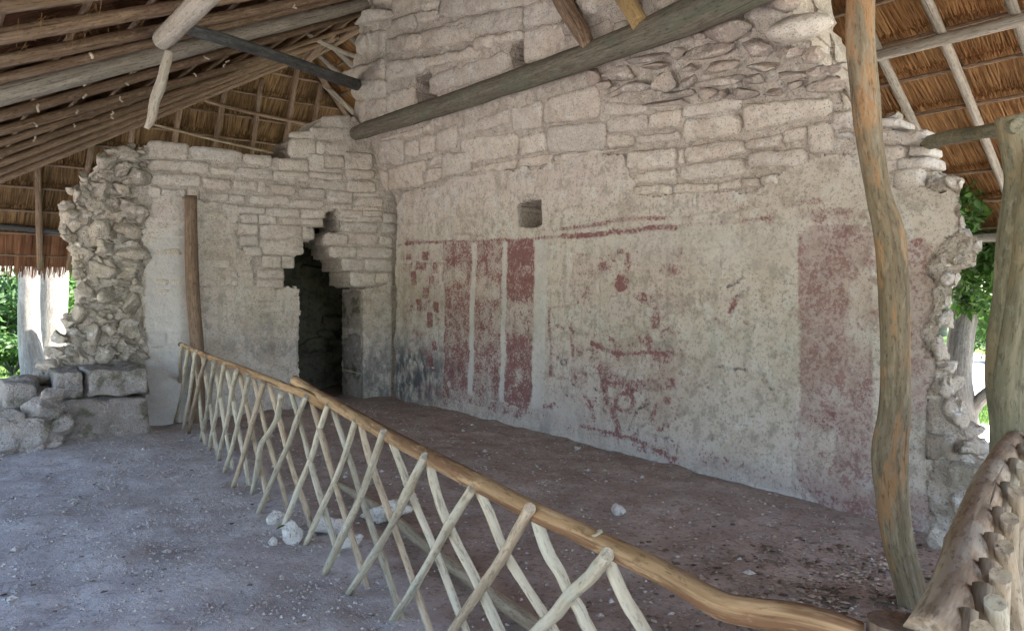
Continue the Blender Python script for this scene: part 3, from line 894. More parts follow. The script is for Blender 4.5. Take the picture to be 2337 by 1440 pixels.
upper = [
 (806,884,232,222,286,264),(884,946,214,194,262,246),(806,884,184,178,230,222),(782,882,162,132,186,178),(882,978,140,128,190,160),(980,1166,174,112,220,160),
 (972,1100,132,104,158,126),(960,1085,72,50,112,94),(1010,1195,52,10,90,68),(1085,1195,90,68,118,92),(1198,1292,72,42,152,114),(1195,1300,8,-18,68,40),
 (812,882,80,66,128,118),(896,950,40,32,75,62),(896,1003,-28,-40,36,20),(883,962,88,76,128,112),(1005,1240,-58,-90,46,6),(950,1004,32,20,58,46),
 (1318,1363,-22,-30,38,30),(1467,1553,-22,-50,38,4),(1403,1436,50,44,76,64),(1348,1398,60,44,92,80),(830,894,-60,-70,14,4),(1240,1320,-100,-110,-20,-30),(1365,1465,-60,-90,0,-40)]
for i, q in enumerate(upper):
    wall_stone(mural_wall, M['stone'], q, at_m, m_normal, proud=0.03, depth=0.22, bulge=0.012, jit=0.024, amp=0.028)

def wall_rock(parent, mat, quad, surf, nrm, thick=0.10, out=0.02, rough=0.25, name="rubble_stone", tilt=0.0):
    xl, xr, ytl, ytr, ybl, ybr = quad
    c = [surf(xl, ytl), surf(xr, ytr), surf(xr, ybr), surf(xl, ybl)]
    ctr = sum(c, Vector()) / 4
    n = Vector(nrm(ctr.z))
    e1 = ((c[1] - c[0]) + (c[2] - c[3])); w = e1.length / 4; e1.normalize()
    e2 = n.cross(e1).normalized()
    h = max(abs(((c[3] - c[0]) + (c[2] - c[1])).dot(e2)) / 4, 0.035)
    e3 = e1.cross(e2)
    ctr = ctr + n * out
    return rock(name, ctr, (w * 1.08, h * 1.12, thick), (e1, e2, e3), mat, parent, nxt(), rough)
A1 = (818,896,34,18,66,50)
wall_rock(mural_wall, M['stone_grey'], A1, at_m, m_normal, 0.16, 0.04, 0.12)
rub = [(1378,1455,152,150,186,180),(1463,1542,146,132,162,152),(1425,1535,134,112,150,134),(1423,1491,188,186,214,206),(1495,1551,165,160,214,196),(1510,1553,212,208,226,224),(1572,1692,106,98,140,122),
 (1607,1692,146,132,170,162),(1542,1566,100,98,132,130),(1583,1615,72,66,94,94),(1626,1711,46,36,94,84),(1726,1830,-30,-40,40,14),(1780,1844,102,104,138,134),
 (1716,1780,140,138,166,160),(1694,1774,94,90,130,128),(1769,1852,166,166,188,178),(1794,1835,184,180,206,202),(1748,1792,200,200,222,220),(1666,1734,196,196,226,224),(1596,1645,198,196,226,220),
 (1560,1600,180,160,200,190),(1483,1575,230,224,246,240),(1838,1880,110,108,150,148),(1846,1938,178,166,214,214),(1880,1936,146,140,164,158),(1600,1692,186,172,196,186),(1372,1400,184,182,204,200),
 (1640,1700,172,166,190,184),(1560,1595,146,140,166,160),(1648,1664,206,204,222,220),(1340,1375,160,150,196,190),(1540,1590,204,204,222,220),(1700,1745,170,168,194,192),(1395,1425,204,200,222,216),
 (1850,1885,150,150,170,166),(1640,1690,-10,-20,30,24),(1560,1620,20,0,60,50),(1290,1330,40,30,90,80),(1440,1470,10,0,46,40)]
for q in rub:
    wall_rock(mural_wall, M['rubble_pink'], q, at_m, m_normal, 0.09, 0.025, 0.16)
wall_rock(mural_wall, M['stone_grey'], (1744,1896,40,18,96,78), at_m, m_normal, 0.22, 0.10, 0.10)
# stepped stub and broken edge at the right end
for q in [(1907,1950,252,250,298,296),(1909,1953,304,304,318,318),(2010,2120,300,296,328,330),(2008,2062,276,274,292,296),(2010,2072,332,332,366,364),(2075,2130,332,330,356,354),(2052,2130,362,358,388,384),(2040,2112,386,382,436,432)]:
    wall_stone(mural_wall, M['stone_grey'], q, at_m, m_normal, proud=0.05, depth=0.2, jit=0.02, amp=0.02)
for q in [(2022,2052,252,254,284,284),(2116,2152,392,395,428,428),(2150,2190,396,400,430,432),(2147,2175,826,828,854,854),(2133,2172,860,862,910,908),(2150,2200,912,914,978,978),(2181,2228,1002,1010,1048,1050),
          (2189,2233,536,540,580,582),(2144,2178,574,574,616,616),(2172,2211,580,582,608,608),(2150,2181,613,613,658,660),(2137,2163,660,664,704,700),(2128,2156,700,704,760,750),(2120,2150,770,772,826,826),(1925,1955,180,176,240,238),(2170,2225,1110,1120,1190,1200)]:
    wall_rock(mural_wall, M['rubble'], q, at_m, m_normal, 0.13, -0.075, 0.25)
wall_stone(mural_wall, M['rubble'], (2117,2178,990,990,1048,1048), at_m, m_normal, proud=0.05, depth=0.2)
wall_stone(mural_wall, M['rubble'], (2167,2250,1052,1064,1110,1120), at_m, m_normal, proud=0.07, depth=0.25)
r_ = random.Random(5)
for i in range(90):                                   # broken core seen on the end face of the wall
    z = r_.uniform(0.0, 2.6)
    edge = [(0.0, 1.62), (0.45, 1.66), (0.8, 1.84), (1.2, 1.98), (1.5, 1.97), (2.0, 1.80), (2.3, 1.88), (2.6, 2.0)]
    y = float(np.interp(z, [e[0] for e in edge], [e[1] for e in edge]))
    x = XM + r_.uniform(0.12, 0.8)
    s = r_.uniform(0.06, 0.13)
    rock("rubble_stone", (x, y + 0.44 * (x - XM) + r_.uniform(0.05, 0.12), z), (s * 1.2, s * .8, s * 0.8), (Vector((1, 0, 0)), Vector((0, 1, 0)), Vector((0, 0, 1))), M['rubble'], mural_wall, nxt(), 0.25)

# ------------------------------------------------------------------ end wall with the broken corbelled doorway
end_wall = thing("end_wall", (3.7, YE, 0), "end wall of small coursed stones with a dark broken doorway", "wall")
def at_e(px, py): return at_y(px, py, YE)
def e_normal(z): return np.array([0, -1.0, 0])
def e_pos(extra):
    def f(U, V, d):
        return np.stack([U, 0 * U + YE + extra + d, V], -1)
    return f
def to_eu(poly):
    r = []
    for (x, y) in poly:
        p = at_e(x, y); r.append((p.x, p.z))
    return r
door_px = [(681, 1000), (681, 658), (646, 657), (648, 612), (671, 612), (672, 583), (690, 583), (691, 551), (716, 549), (716, 520), (738, 517), (739, 500), (748, 482), (764, 480), (768, 500), (776, 505),
           (776, 530), (741, 534), (742, 560), (756, 562), (760, 588), (782, 592), (784, 616), (800, 620), (802, 652), (850, 658), (830, 660), (828, 1000)]
door_eu = to_eu(door_px)
core_e_px = [(340, 330), (436, 338), (552, 352), (660, 362), (668, 320), (712, 296), (736, 272), (800, 268), (812, 262), (850, 320), (900, 420), (960, 480), (960, 1000), (110, 1000), (165, 800), (190, 690), (195, 610), (180, 545), (168, 500), (192, 430), (228, 385), (250, 360), (285, 348)]
core_eu = to_eu(core_e_px)
corner_slot = to_eu([(906, 490), (925, 488), (925, 528), (912, 528)])
def e_mask(U, V):
    nz = 0.03 * vnoise(np.stack([U, V, V * 0], -1), 6, 24)
    return in_poly(U + nz, V + nz, core_eu) & ~in_poly(U, V, door_eu) & ~in_poly(U, V, corner_slot)
masonry_slab("wall_core", M['mortar'], end_wall, e_pos(0.014), e_mask, np.arange(0.7, 6.1, 0.03), np.arange(-0.2, 4.6, 0.03), 0.70, 25, amp=0.02, nscale=5)
pe_px = [(322, 985), (330, 800), (322, 740), (326, 640), (330, 560), (322, 500), (352, 455), (424, 452), (470, 462), (556, 470), (556, 480), (544, 505), (540, 560), (580, 588), (584, 640), (588, 658), (682, 660), (682, 990)]
pe_eu = to_eu(pe_px)
pr_eu = to_eu([(826, 660), (858, 655), (896, 640), (950, 640), (950, 1000), (826, 1000)])
def pe_mask(U, V):
    nz = 0.05 * fbm(np.stack([U, V, V * 0], -1), 4.5, 34, 4)
    return (in_poly(U + nz, V + nz, pe_eu) | in_poly(U, V, pr_eu)) & (U < XM + 0.02)
def e_stain(P):
    x, y = to_px(P)
    och = 0.5 * blob(x, y, 620, 720, 50, 70, .7) + 0.45 * blob(x, y, 480, 610, 160, 90, .8) + 0.7 * blob(x, y, 860, 690, 60, 50, .7)
    dmp = 0.75 * blob(x, y, 860, 860, 60, 80, .6) + 0.35 * blob(x, y, 610, 740, 22, 22, .6) + 0.3 * blob(x, y, 640, 800, 40, 22, .6) + 0.35 * blob(x, y, 560, 790, 70, 20, .7)
    pale = 0.9 * in_poly(x, y, [(332, 560), (430, 500), (440, 1000), (332, 1000)])
    return np.clip(np.stack([och, dmp, pale, np.ones(len(P))], -1), 0, 1)
masonry_slab("plaster", M['plaster'], end_wall, e_pos(-0.018), pe_mask, np.arange(1.9, 5.5, 0.02), np.arange(-0.2, 3.3, 0.02), 0.06, 35, amp=0.012, nscale=4, attrs={"stain": e_stain}, back=False, joints=(0.19, 0.44, 0.022))
# right jamb of the doorway, dressed blocks
xj = at_e(829, 760).x
for k, (z0, z1) in enumerate([(-0.15, 0.42), (0.43, 1.02), (1.03, 1.64)]):
    c = [Vector((xj, YE + 0.02, z1)), Vector((xj, YE + 0.72, z1)), Vector((xj, YE + 0.72, z0)), Vector((xj, YE + 0.02, z0))]
    V, Q = stone_quad(c, np.array([-1.0, 0, 0]), 0.0, 0.05, nxt(), 10, 9, 0.01, 0.006, 0.008)
    link("jamb_stone", mesh_np("jamb_stone", V, Q[:, ::-1], None, True), M['block'], end_wall)
# dark chamber behind the doorway
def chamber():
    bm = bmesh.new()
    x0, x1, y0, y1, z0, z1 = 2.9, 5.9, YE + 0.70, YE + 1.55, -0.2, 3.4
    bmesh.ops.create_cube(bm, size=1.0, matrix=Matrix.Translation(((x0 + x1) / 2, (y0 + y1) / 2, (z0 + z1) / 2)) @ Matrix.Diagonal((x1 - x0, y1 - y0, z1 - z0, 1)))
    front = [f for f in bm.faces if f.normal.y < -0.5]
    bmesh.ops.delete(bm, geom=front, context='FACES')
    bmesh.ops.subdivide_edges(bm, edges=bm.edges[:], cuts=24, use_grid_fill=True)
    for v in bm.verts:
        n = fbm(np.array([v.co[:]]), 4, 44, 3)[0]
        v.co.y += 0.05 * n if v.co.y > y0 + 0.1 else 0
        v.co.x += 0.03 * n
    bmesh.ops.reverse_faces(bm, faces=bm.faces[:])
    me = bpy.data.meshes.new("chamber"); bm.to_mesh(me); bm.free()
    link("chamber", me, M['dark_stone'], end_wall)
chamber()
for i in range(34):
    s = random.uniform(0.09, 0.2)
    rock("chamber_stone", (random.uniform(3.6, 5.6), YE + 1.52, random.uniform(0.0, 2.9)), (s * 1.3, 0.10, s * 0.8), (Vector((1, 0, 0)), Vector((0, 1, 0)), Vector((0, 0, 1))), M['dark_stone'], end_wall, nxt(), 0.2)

courses = [
 (338,430,320,328,358,364),(434,554,332,346,364,374),(558,620,352,356,370,380),(340,476,364,370,388,394),(482,540,382,388,395,401),(541,622,382,386,403,409),(637,703,362,366,388,392),(626,703,390,394,411,415),
 (733,802,266,264,290,290),(708,800,289,292,316,322),(665,720,302,298,314,315),(662,722,316,316,358,360),(724,800,322,328,351,357),(742,786,354,357,382,384),(704,740,352,354,388,390),(718,780,384,386,391,394),(788,852,344,352,386,386),
 (790,856,388,390,406,408),(706,782,394,398,405,410),(710,790,409,413,429,433),(794,858,412,416,438,440),(342,458,396,400,421,425),(464,528,405,410,429,433),(534,588,412,414,431,433),(590,606,412,414,438,440),(607,678,420,424,441,445),
 (684,742,430,432,449,451),(746,806,434,438,460,463),(808,866,440,444,448,450),(815,872,450,452,469,471),(368,424,430,432,450,452),(456,524,440,442,457,461),(524,558,444,446,462,465),(571,658,446,448,465,468),(665,740,456,458,473,475),(744,806,466,468,475,477),
 (808,878,472,474,480,482),(540,603,472,474,487,488),(609,684,474,476,493,495),(688,742,478,480,497,499),(776,828,480,482,496,497),(828,872,480,482,492,493),(874,905,486,488,508,508),
 (550,590,489,490,508,509),(592,632,491,493,510,511),(643,737,497,499,512,515),(776,814,498,498,505,505),(818,872,495,496,505,506),(544,590,511,513,534,535),(594,690,512,515,543,545),(692,716,518,520,546,547),(778,862,507,509,527,529),(872,908,510,511,532,534),
 (548,590,538,539,559,561),(594,689,547,549,581,581),(742,795,533,534,559,559),(797,862,532,534,558,559),(868,896,537,540,559,561),(756,814,562,564,587,589),(816,897,562,566,587,588),(600,643,584,586,610,611),(645,672,584,586,611,612),(556,598,563,565,583,585),
 (782,831,590,592,616,618),(834,897,590,593,617,619),(588,648,614,616,633,635),(800,856,621,623,652,653),(857,896,621,624,645,647),(586,646,636,638,656,657),(340,366,424,430,450,452),(430,454,428,432,452,456)]
for q in courses:
    wall_stone(end_wall, M['stone_grey'], q, at_e, e_normal, proud=0.010, g=-0.9, depth=0.10, bulge=0.004, jit=0.009, amp=0.010)
r_ = random.Random(21)
yrow = 462
while yrow < 655:
    hrow = r_.uniform(19, 27)
    for (xa, xb) in ((346, 420), (460, 545), (545, 582) if yrow > 590 else (545, 546)):
        x = xa
        while x < xb - 14:
            w = min(r_.uniform(38, 78), xb - x)
            sl = lambda xx: yrow + (xx - 500) * (670 - yrow) / 2900
            if w > 14 and r_.random() < 0.86:
                wall_stone(end_wall, M['worn_block'], (x + 1.0, x + w - 1.0, sl(x) + 1.0, sl(x + w) + 1.0, sl(x) + hrow - 1.0, sl(x + w) + hrow - 1.0), at_e, e_normal, proud=0.019, depth=0.06, bulge=0.002, jit=0.012, amp=0.008)
            x += w
    yrow += hrow
# broken left end: rubble core
rub_px = [(335, 325), (280, 335), (250, 342), (216, 362), (200, 400), (178, 405), (162, 440), (142, 470), (128, 500), (138, 545), (158, 580), (166, 640), (162, 690), (150, 740), (150, 800), (120, 810), (100, 850), (120, 880), (200, 850), (330, 850),
          (325, 740), (322, 640), (318, 570), (330, 520), (330, 450), (345, 430), (335, 380)]
big = [(186,265,588,592,636,640),(250,330,338,342,366,372),(222,268,352,348,384,388),(212,262,412,408,448,452),(258,302,412,416,446,446),(178,206,396,394,424,426),(162,196,424,424,466,468),(140,184,466,464,506,508),(160,210,486,484,528,532),
       (130,160,500,498,540,544),(250,318,510,514,540,544),(205,250,500,504,545,548),(272,346,556,562,590,592),(262,318,612,612,640,640),(168,216,640,640,676,680),(216,266,650,652,690,694),(268,322,660,664,724,724),(158,200,690,688,734,734),(196,228,724,728,790,790),
       (228,276,730,734,772,776),(150,196,744,740,788,790),(220,262,784,788,828,830),(150,218,796,794,840,842),(262,300,770,776,826,828),(118,152,806,806,846,846),(200,240,830,834,852,852),(270,325,726,730,775,778),(280,325,590,590,612,612),(215,262,548,548,586,586),
       (300,345,380,384,420,424),(262,300,376,372,404,408),(268,340,452,456,500,504),(196,240,448,448,484,484),(104,140,846,846,880,880)]
for q in big:
    wall_rock(end_wall, M['rubble'], q, lambda x, y: at_y(x, y, YE - 0.03 + 0.10 * max(0, (230 - x) / 100)), e_normal, 0.10, 0.0, 0.24)
r_ = random.Random(11)
cnt = 0
while cnt < 190:
    x, y = r_.uniform(105, 345), r_.uniform(325, 880)
    if not in_poly(np.array([x]), np.array([y]), rub_px)[0]: continue
    s = r_.uniform(6, 15)
    wall_rock(end_wall, M['rubble'], (x - s * 1.3, x + s * 1.3, y - s * .8, y - s * .8 + r_.uniform(-5, 5), y + s * .8, y + s * .8 + r_.uniform(-5, 5)),
              lambda a, b: at_y(a, b, YE + 0.0 + 0.10 * max(0, (230 - a) / 100)), e_normal, 0.075, r_.uniform(-0.035, 0.025), 0.30)
    cnt += 1

for (x, y, sx) in [(140, 770, 18), (128, 800, 20), (150, 815, 16), (112, 830, 20), (136, 845, 22), (95, 858, 18), (118, 868, 22), (150, 862, 20), (84, 884, 18), (104, 894, 20), (135, 890, 22), (160, 735, 16), (165, 770, 18), (172, 800, 18)]:
    wall_rock(end_wall, M['rubble'], (x - sx * 1.2, x + sx * 1.2, y - sx * .8, y - sx * .6, y + sx * .8, y + sx * .9), lambda a, b: at_y(a, b, YE + 0.05), e_normal, 0.14, 0.0, 0.28)

# ------------------------------------------------------------------ low masonry at the left
def block(name, c8, mat, parent, seed, nu=14, nv=8, amp=0.02):
    """rough block: front/top/left/right faces from box bounds"""
    (x0, x1), (y0, y1), (z0, z1) = c8
    bm = bmesh.new()
    bmesh.ops.create_cube(bm, size=1.0)
    bmesh.ops.subdivide_edges(bm, edges=bm.edges[:], cuts=15, use_grid_fill=True)
    V = np.array([v.co[:] for v in bm.verts])
    k = np.abs(V * 2) ** 8
    rnd = (k[:, 0] * k[:, 1] + k[:, 1] * k[:, 2] + k[:, 0] * k[:, 2])
    V = V * (1 - 0.035 * np.clip(rnd, 0, 2))[:, None]
    W = V * np.array([x1 - x0, y1 - y0, z1 - z0]) + np.array([(x0 + x1) / 2, (y0 + y1) / 2, (z0 + z1) / 2])
    dirn = V / (np.linalg.norm(V, axis=1)[:, None] + 1e-6)
    W = W + dirn * (amp * fbm(W, 6, seed, 4) + amp * 1.2 * vnoise(W, 1.9, seed + 4))[:, None]
    for v, w in zip(bm.verts, W): v.co = w
    me = bpy.data.meshes.new(name); bm.to_mesh(me); bm.free()
    me.polygons.foreach_set("use_smooth", np.ones(len(me.polygons), bool))
    return link(name, me, mat, parent)
pb = at_z(345, 1000)
buttress = thing("wall_stump", (1.5, 9.0, 0), "squared stump of a front wall left of the fence, mossy blocks on debris", "wall stump")
def gx(px, Y): return at_y(px, 800, Y).x
YB = 8.78
block("stump_block", ((gx(196, YB), gx(346, YB)), (YB, YE), (0.47, 0.80)), M['block'], buttress, 501, amp=0.04)
block("stump_block", ((gx(135, YB), gx(345, YB)), (YB + 0.02, YE), (-0.1, 0.47)), M['block'], buttress, 502, amp=0.03)
block("stump_block", ((gx(130, YB), gx(192, YB)), (YB + 0.05, YE), (0.50, 0.77)), M['block'], buttress, 503, amp=0.03)
block("stump_block", ((gx(80, YB), gx(132, YB)), (YB + 0.10, YE + 0.1), (0.30, 0.58)), M['rubble'], buttress, 504, amp=0.03)
low_wall = thing("low_wall", (0.6, 8.8, 0), "low tumble of grey blocks at far left beside the wall stump", "wall remains")
block("fallen_block", ((gx(12, 8.9), gx(84, 8.9)), (8.9, 9.6), (0.40, 0.68)), M['block'], low_wall, 511, amp=0.03)
block("fallen_block", ((gx(-20, 8.8), gx(80, 8.8)), (8.8, 9.6), (0.12, 0.40)), M['block'], low_wall, 512, amp=0.035)
block("fallen_block", ((gx(-30, 8.6), gx(100, 8.6)), (8.6, 9.3), (-0.15, 0.13)), M['block'], low_wall, 513, amp=0.04)
block("fallen_block", ((gx(-160, 8.7), gx(-30, 8.7)), (8.7, 9.5), (-0.1, 0.32)), M['block'], low_wall, 514, amp=0.04)
for (px, py, s) in [(100, 935, 26), (125, 905, 20), (60, 985, 30), (110, 985, 24), (25, 1010, 26), (140, 965, 22), (85, 1025, 22), (10, 960, 22), (118, 1015, 16)]:
    p = at_y(px, py, 8.62)
    sc = s * 8.2 / 1650
    rock("fallen_stone", p, (sc * 1.3, sc, sc), (Vector((1, 0, 0)), Vector((0, 1, 0)), Vector((0, 0, 1))), M['block'], low_wall, nxt(), 0.25)

# ------------------------------------------------------------------ thatched roof
RX, RZ, RY = 5.8, 6.3, 13.6
ML, MR, MF = 0.579, 0.728, 1.323
XL, XR, YF, YN = -1.3, 11.5, 16.6, -4.5
roof = thing("thatched_roof", (RX, 5, 2.2), "hipped palm thatch roof on peeled poles over the ruin", "roof")
def zL(x): return RZ - ML * (RX - x)
def zR(x): return RZ - MR * (x - RX)
def zF(y): return RZ - MF * (y - RY)
nL = Vector((-ML, 0, 1)).normalized(); nR = Vector((MR, 0, 1)).normalized(); nF = Vector((0, MF, 1)).normalized()
def onL(px, py, off=-0.07): return at_plane(px, py, Vector((RX, 0, RZ)) + nL * off, nL)
def onR(px, py, off=-0.07): return at_plane(px, py, Vector((RX, 0, RZ)) + nR * off, nR)
def onF(px, py, off=-0.07): return at_plane(px, py, Vector((RX, RY, RZ)) + nF * off, nF)

def thatch_band(plane, t0, t1, s0, s1, w, mat, layers=2, fringe=0.0):
    """one course of thatch between two battens; t runs down the slope (horizontal run), s along the eave"""
    if plane == 'L':
        f = lambda s, t, h: np.stack([RX - t - nL.x * 0 + nL.x * h, s, RZ - ML * t + nL.z * h], -1)
    elif plane == 'R':
        f = lambda s, t, h: np.stack([RX + t + nR.x * h, s, RZ - MR * t + nR.z * h], -1)
    else:
        f = lambda s, t, h: np.stack([s, RY + t + nF.y * h, RZ - MF * t + nF.z * h], -1)
    run = t1 - t0
    V, Q, T = [], [], []
    base = 0
    for L in range(layers):
        n = int((s1 - s0) / (w * 0.62))
        if n < 1: continue
        s = np.linspace(s0, s1, n) + rng.uniform(-w, w, n)
        tt = t0 + rng.uniform(-0.06, 0.03, n)
        bb = t1 - 0.045 - rng.random(n) ** 2 * 0.10 + (fringe * rng.uniform(0.75, 1.1, n) if fringe else 0)
        sh = rng.normal(0, 0.025, n) + 0.02 * np.sin(s * 3.1)
        ww = w * rng.uniform(0.5, 1.0, n)
        h0 = 0.035 + L * 0.02 + rng.uniform(0, 0.015, n)
        h1 = 0.05 + L * 0.025 + rng.uniform(0, 0.035, n)
        if fringe: h1 = h1 - 0.10
        a = f(s - ww * .5, tt, h0); b = f(s + ww * .5, tt, h0 + 0.004)
        m1 = f(s + sh * .5 + ww * .55, (tt + bb) / 2, (h0 + h1) / 2 + 0.004); m0 = f(s + sh * .5 - ww * .55, (tt + bb) / 2, (h0 + h1) / 2)
        c = f(s + sh + ww * .25, bb, h1); d = f(s + sh - ww * .25, bb, h1)
        V.append(np.stack([a, b, m1, m0, c, d], 1).reshape(-1, 3))
        i = base + np.arange(n) * 6
        Q.append(np.stack([i, i + 1, i + 2, i + 3], -1)); Q.append(np.stack([i + 3, i + 2, i + 4, i + 5], -1))
        tn = np.clip(rng.random(n) * 0.8 + 0.2 * vnoise(np.stack([s, s * 0, s * 0 + t0], -1), 3, 5) + 0.05, 0, 1)
        T.append(np.repeat(tn, 6))
        base += n * 6
    # backing so that no light comes through
    b4 = f(np.array([s0, s1, s1, s0]), np.array([t0 - 0.1, t0 - 0.1, t1 + fringe * .6, t1 + fringe * .6]), np.array([0.11, 0.11, 0.135, 0.135]))
    V.append(b4); Q.append(np.array([[base, base + 1, base + 2, base + 3]])); T.append(np.zeros(4))
    me = mesh_np("thatch_course", np.vstack(V), np.vstack(Q), None, False, {"tint": np.concatenate(T)})
    return link("thatch_course", me, mat, roof, kind="stuff")

def hipL(t): return RY + ML * t / MF      # far limit of the left slope at run t
def hipR(t): return RY + MR * t / MF
bandR = [2.6 - 0.44 * k for k in range(6, 0, -1)]
bandR = [0.0] + [0.40 + 0.44 * k for k in range(13)]
for a, b in zip(bandR[:-1], bandR[1:]):
    last = b > 5.6
    thatch_band('R', a, b, YN, hipR(b), 0.014 if a > 1.5 else 0.03, M['thatch'], 3, 0.42 if last else 0)
bandL = [0.0] + [0.42 + 0.46 * k for k in range(15)]
for a, b in zip(bandL[:-1], bandL[1:]):
    last = b > 6.8
    thatch_band('L', a, b, YN, hipL(b), 0.022, M['thatch_brown'], 2, 0.4 if last else 0)
bandF = [0.0] + [0.30 + 0.30 * k for k in range(10)]
for a, b in zip(bandF[:-1], bandF[1:]):
    last = b > 2.95
    thatch_band('F', a, b, RX - b * MF / ML, RX + b * MF / MR, 0.024, M['thatch_far'] if not last else M['thatch_brown'], 2, 0.36 if last else 0)

# battens: light sticks the thatch is tied to
for t in bandR[1:]:
    x = RX + t
    log("batten", [(x + nR.x * .0, YN, zR(x)), (x, 4.0, zR(x) - 0.012), (x, hipR(t), zR(x))], 0.022, M['pole'], roof, 6, 0.1, 4)
for t in bandL[1:]:
    x = RX - t
    log("batten", [(x, YN, zL(x)), (x, 4.0, zL(x)), (x, hipL(t), zL(x))], 0.020, M['pole'], roof, 6, 0.1, 2)
for t in bandF[1:]:
    y = RY + t
    log("batten", [(RX - t * MF / ML, y, zF(y)), (RX, y, zF(y) - .01), (RX + t * MF / MR, y, zF(y))], 0.022, M['pole'], roof, 6, 0.1, 3)
# ridge and hips
log("ridge_pole", [(RX, YN, RZ - 0.12), (RX, 5, RZ - 0.14), (RX, RY, RZ - 0.12)], 0.07, M['pole'], roof, 10, 0.06, 4)
# rafters on the right slope
for k in range(-11, 17):
    y = 3.10 + 0.67 * k + random.uniform(-0.05, 0.05)
    if k == 1: y = 3.76
    if k == -1: y = 2.38
    if y < YN + 0.1 or y > hipR(5.6): continue
    t0 = 0.05 if y < RY else (y - RY) * MF / MR + 0.05
    x0, x1 = RX + t0, XR + 0.05
    off = nR * -0.068
    dy = random.uniform(-0.06, 0.06)
    log("rafter", [Vector((x0, y, zR(x0))) + off, Vector(((x0 + x1) / 2, y + dy, zR((x0 + x1) / 2))) + off, Vector((x1, y, zR(x1))) + off], [0.055, 0.05, 0.042], M['pole_grey'], roof, 10, 0.06, 6)
log("purlin", [Vector((RX + 2.62, YN, zR(RX + 2.62))) + nR * -0.175, Vector((RX + 2.60, 3, zR(RX + 2.60))) + nR * -0.175, Vector((RX + 2.62, 14.5, zR(RX + 2.62))) + nR * -0.175], [0.062, 0.062, 0.055], M['pole_grey'], roof, 12, 0.05, 8)
log("eave_pole", [Vector((XR - 0.45, YN, zR(XR - .45))) + nR * -0.16, Vector((XR - 0.45, 4, zR(XR - .45))) + nR * -0.17, Vector((XR - 0.45, 15.5, zR(XR - .45))) + nR * -0.16], 0.06, M['pole_grey'], roof, 10, 0.06, 6)
# rafters on the left slope, fanning towards the hip
fan = [((0, 15), (330, -30), 30), ((0, 85), (440, 12), 33), ((0, 142), (400, 62), 30), ((0, 182), (360, 97), 22), ((0, 217), (500, 92), 44), ((0, 264), (520, 117), 22), ((0, 300), (440, 180), 20),
       ((0, 328), (600, 130), 15), ((0, 352), (640, 131), 14), ((0, 374), (690, 116), 14), ((0, 393), (700, 120), 14), ((0, 412), (715, 122), 14)]
for (p, q, w) in fan:
    A, B = onL(*p), onL(*q)
    d = (B - A)
    tA = (A.x - XL) / d.x
    tB = (RX - 0.05 - A.x) / d.x
    hy = lambda P: P.y - (RY + ML * (RX - P.x) / MF)
    # stop at the hip
    while tB > 0.3 and hy(A + d * tB) > 0: tB -= 0.02
    tA = min(tA, 6.0)
    while tA > 0 and hy(A - d * tA) > 0: tA -= 0.02
    S, E = A - d * tA, A + d * tB
    dd = Vector(((A + B) / 2)).xy.dot(Vector((SA, CA)))
    r = w * dd / 1650 / 2
    mid = (S + E) / 2 + Vector((0, random.uniform(-.05, .05), 0))
    log("rafter", [S, S.lerp(mid, .5), mid, mid.lerp(E, .5), E], [r * 1.05, r, r, r * .95, r * .85], M['pole'] if w < 40 else M['pole_grey'], roof, 10, 0.07, 6)
for k in range(14):
    y = 3.2 - 0.6 * k
    if y < YN: break
    S = Vector((XL, y - 0.9, zL(XL))) + nL * -0.07; E = Vector((RX, y + 1.6, RZ)) + nL * -0.07
    log("rafter", [S, (S + E) / 2, E], [0.05, 0.045, 0.04], M['pole'], roof, 10, 0.06, 6)
# rafters on the far hip
for (p, q, w) in [((84, 365), (91, 575), 13), ((212, 320), (206, 352), 13), ((306, 270), (298, 330), 12), ((412, 235), (399, 322), 13), ((515, 200), (488, 345), 13), ((597, 180), (575, 356), 11), ((678, 160), (646, 360), 13), ((733, 190), (716, 285), 11)]:
    A, B = onF(*p), onF(*q)
    d = (B - A)
    t1 = (YF + 0.1 - A.y) / d.y
    t0 = 0.0
    lim = lambda P: P.y > RY + 0.02 and P.y > RY + max((RX - P.x) * ML / MF, (P.x - RX) * MR / MF)
    while t0 > -3 and lim(A + d * (t0 - 0.05)): t0 -= 0.05
    S, E = A + d * t0, A + d * t1
    log("rafter", [S, (S + E) / 2, E], w * 14.0 / 1650 / 2, M['pole'], roof, 8, 0.06, 4)
log("hip_pole", [Vector((RX, RY, RZ)) - nF * .12, Vector((RX + 2.2, RY + 2.2 * MR / MF, zR(RX + 2.2))) - nF * .12, Vector((XR, hipR(XR - RX), zR(XR))) - nF * .12], 0.06, M['pole'], roof, 8, 0.06, 4)
log("eave_pole", [at_y(-300, 505, YF - .35), at_y(0, 517, YF - .35), at_y(130, 530, YF - .35), at_y(400, 560, YF - .35)], 0.055, M['beam_dark'], roof, 8, 0.06, 4)
for pts, r, m in [(((385, 200), (520, 245), (700, 284), (745, 292)), 0.035, 'pole'), (((345, 283), (500, 322), (655, 356), (700, 366)), 0.026, 'stick_tan')]:
    log("lashing_pole", [onF(x, y, -0.16) for x, y in pts], r, M[m], roof, 8, 0.05, 4)
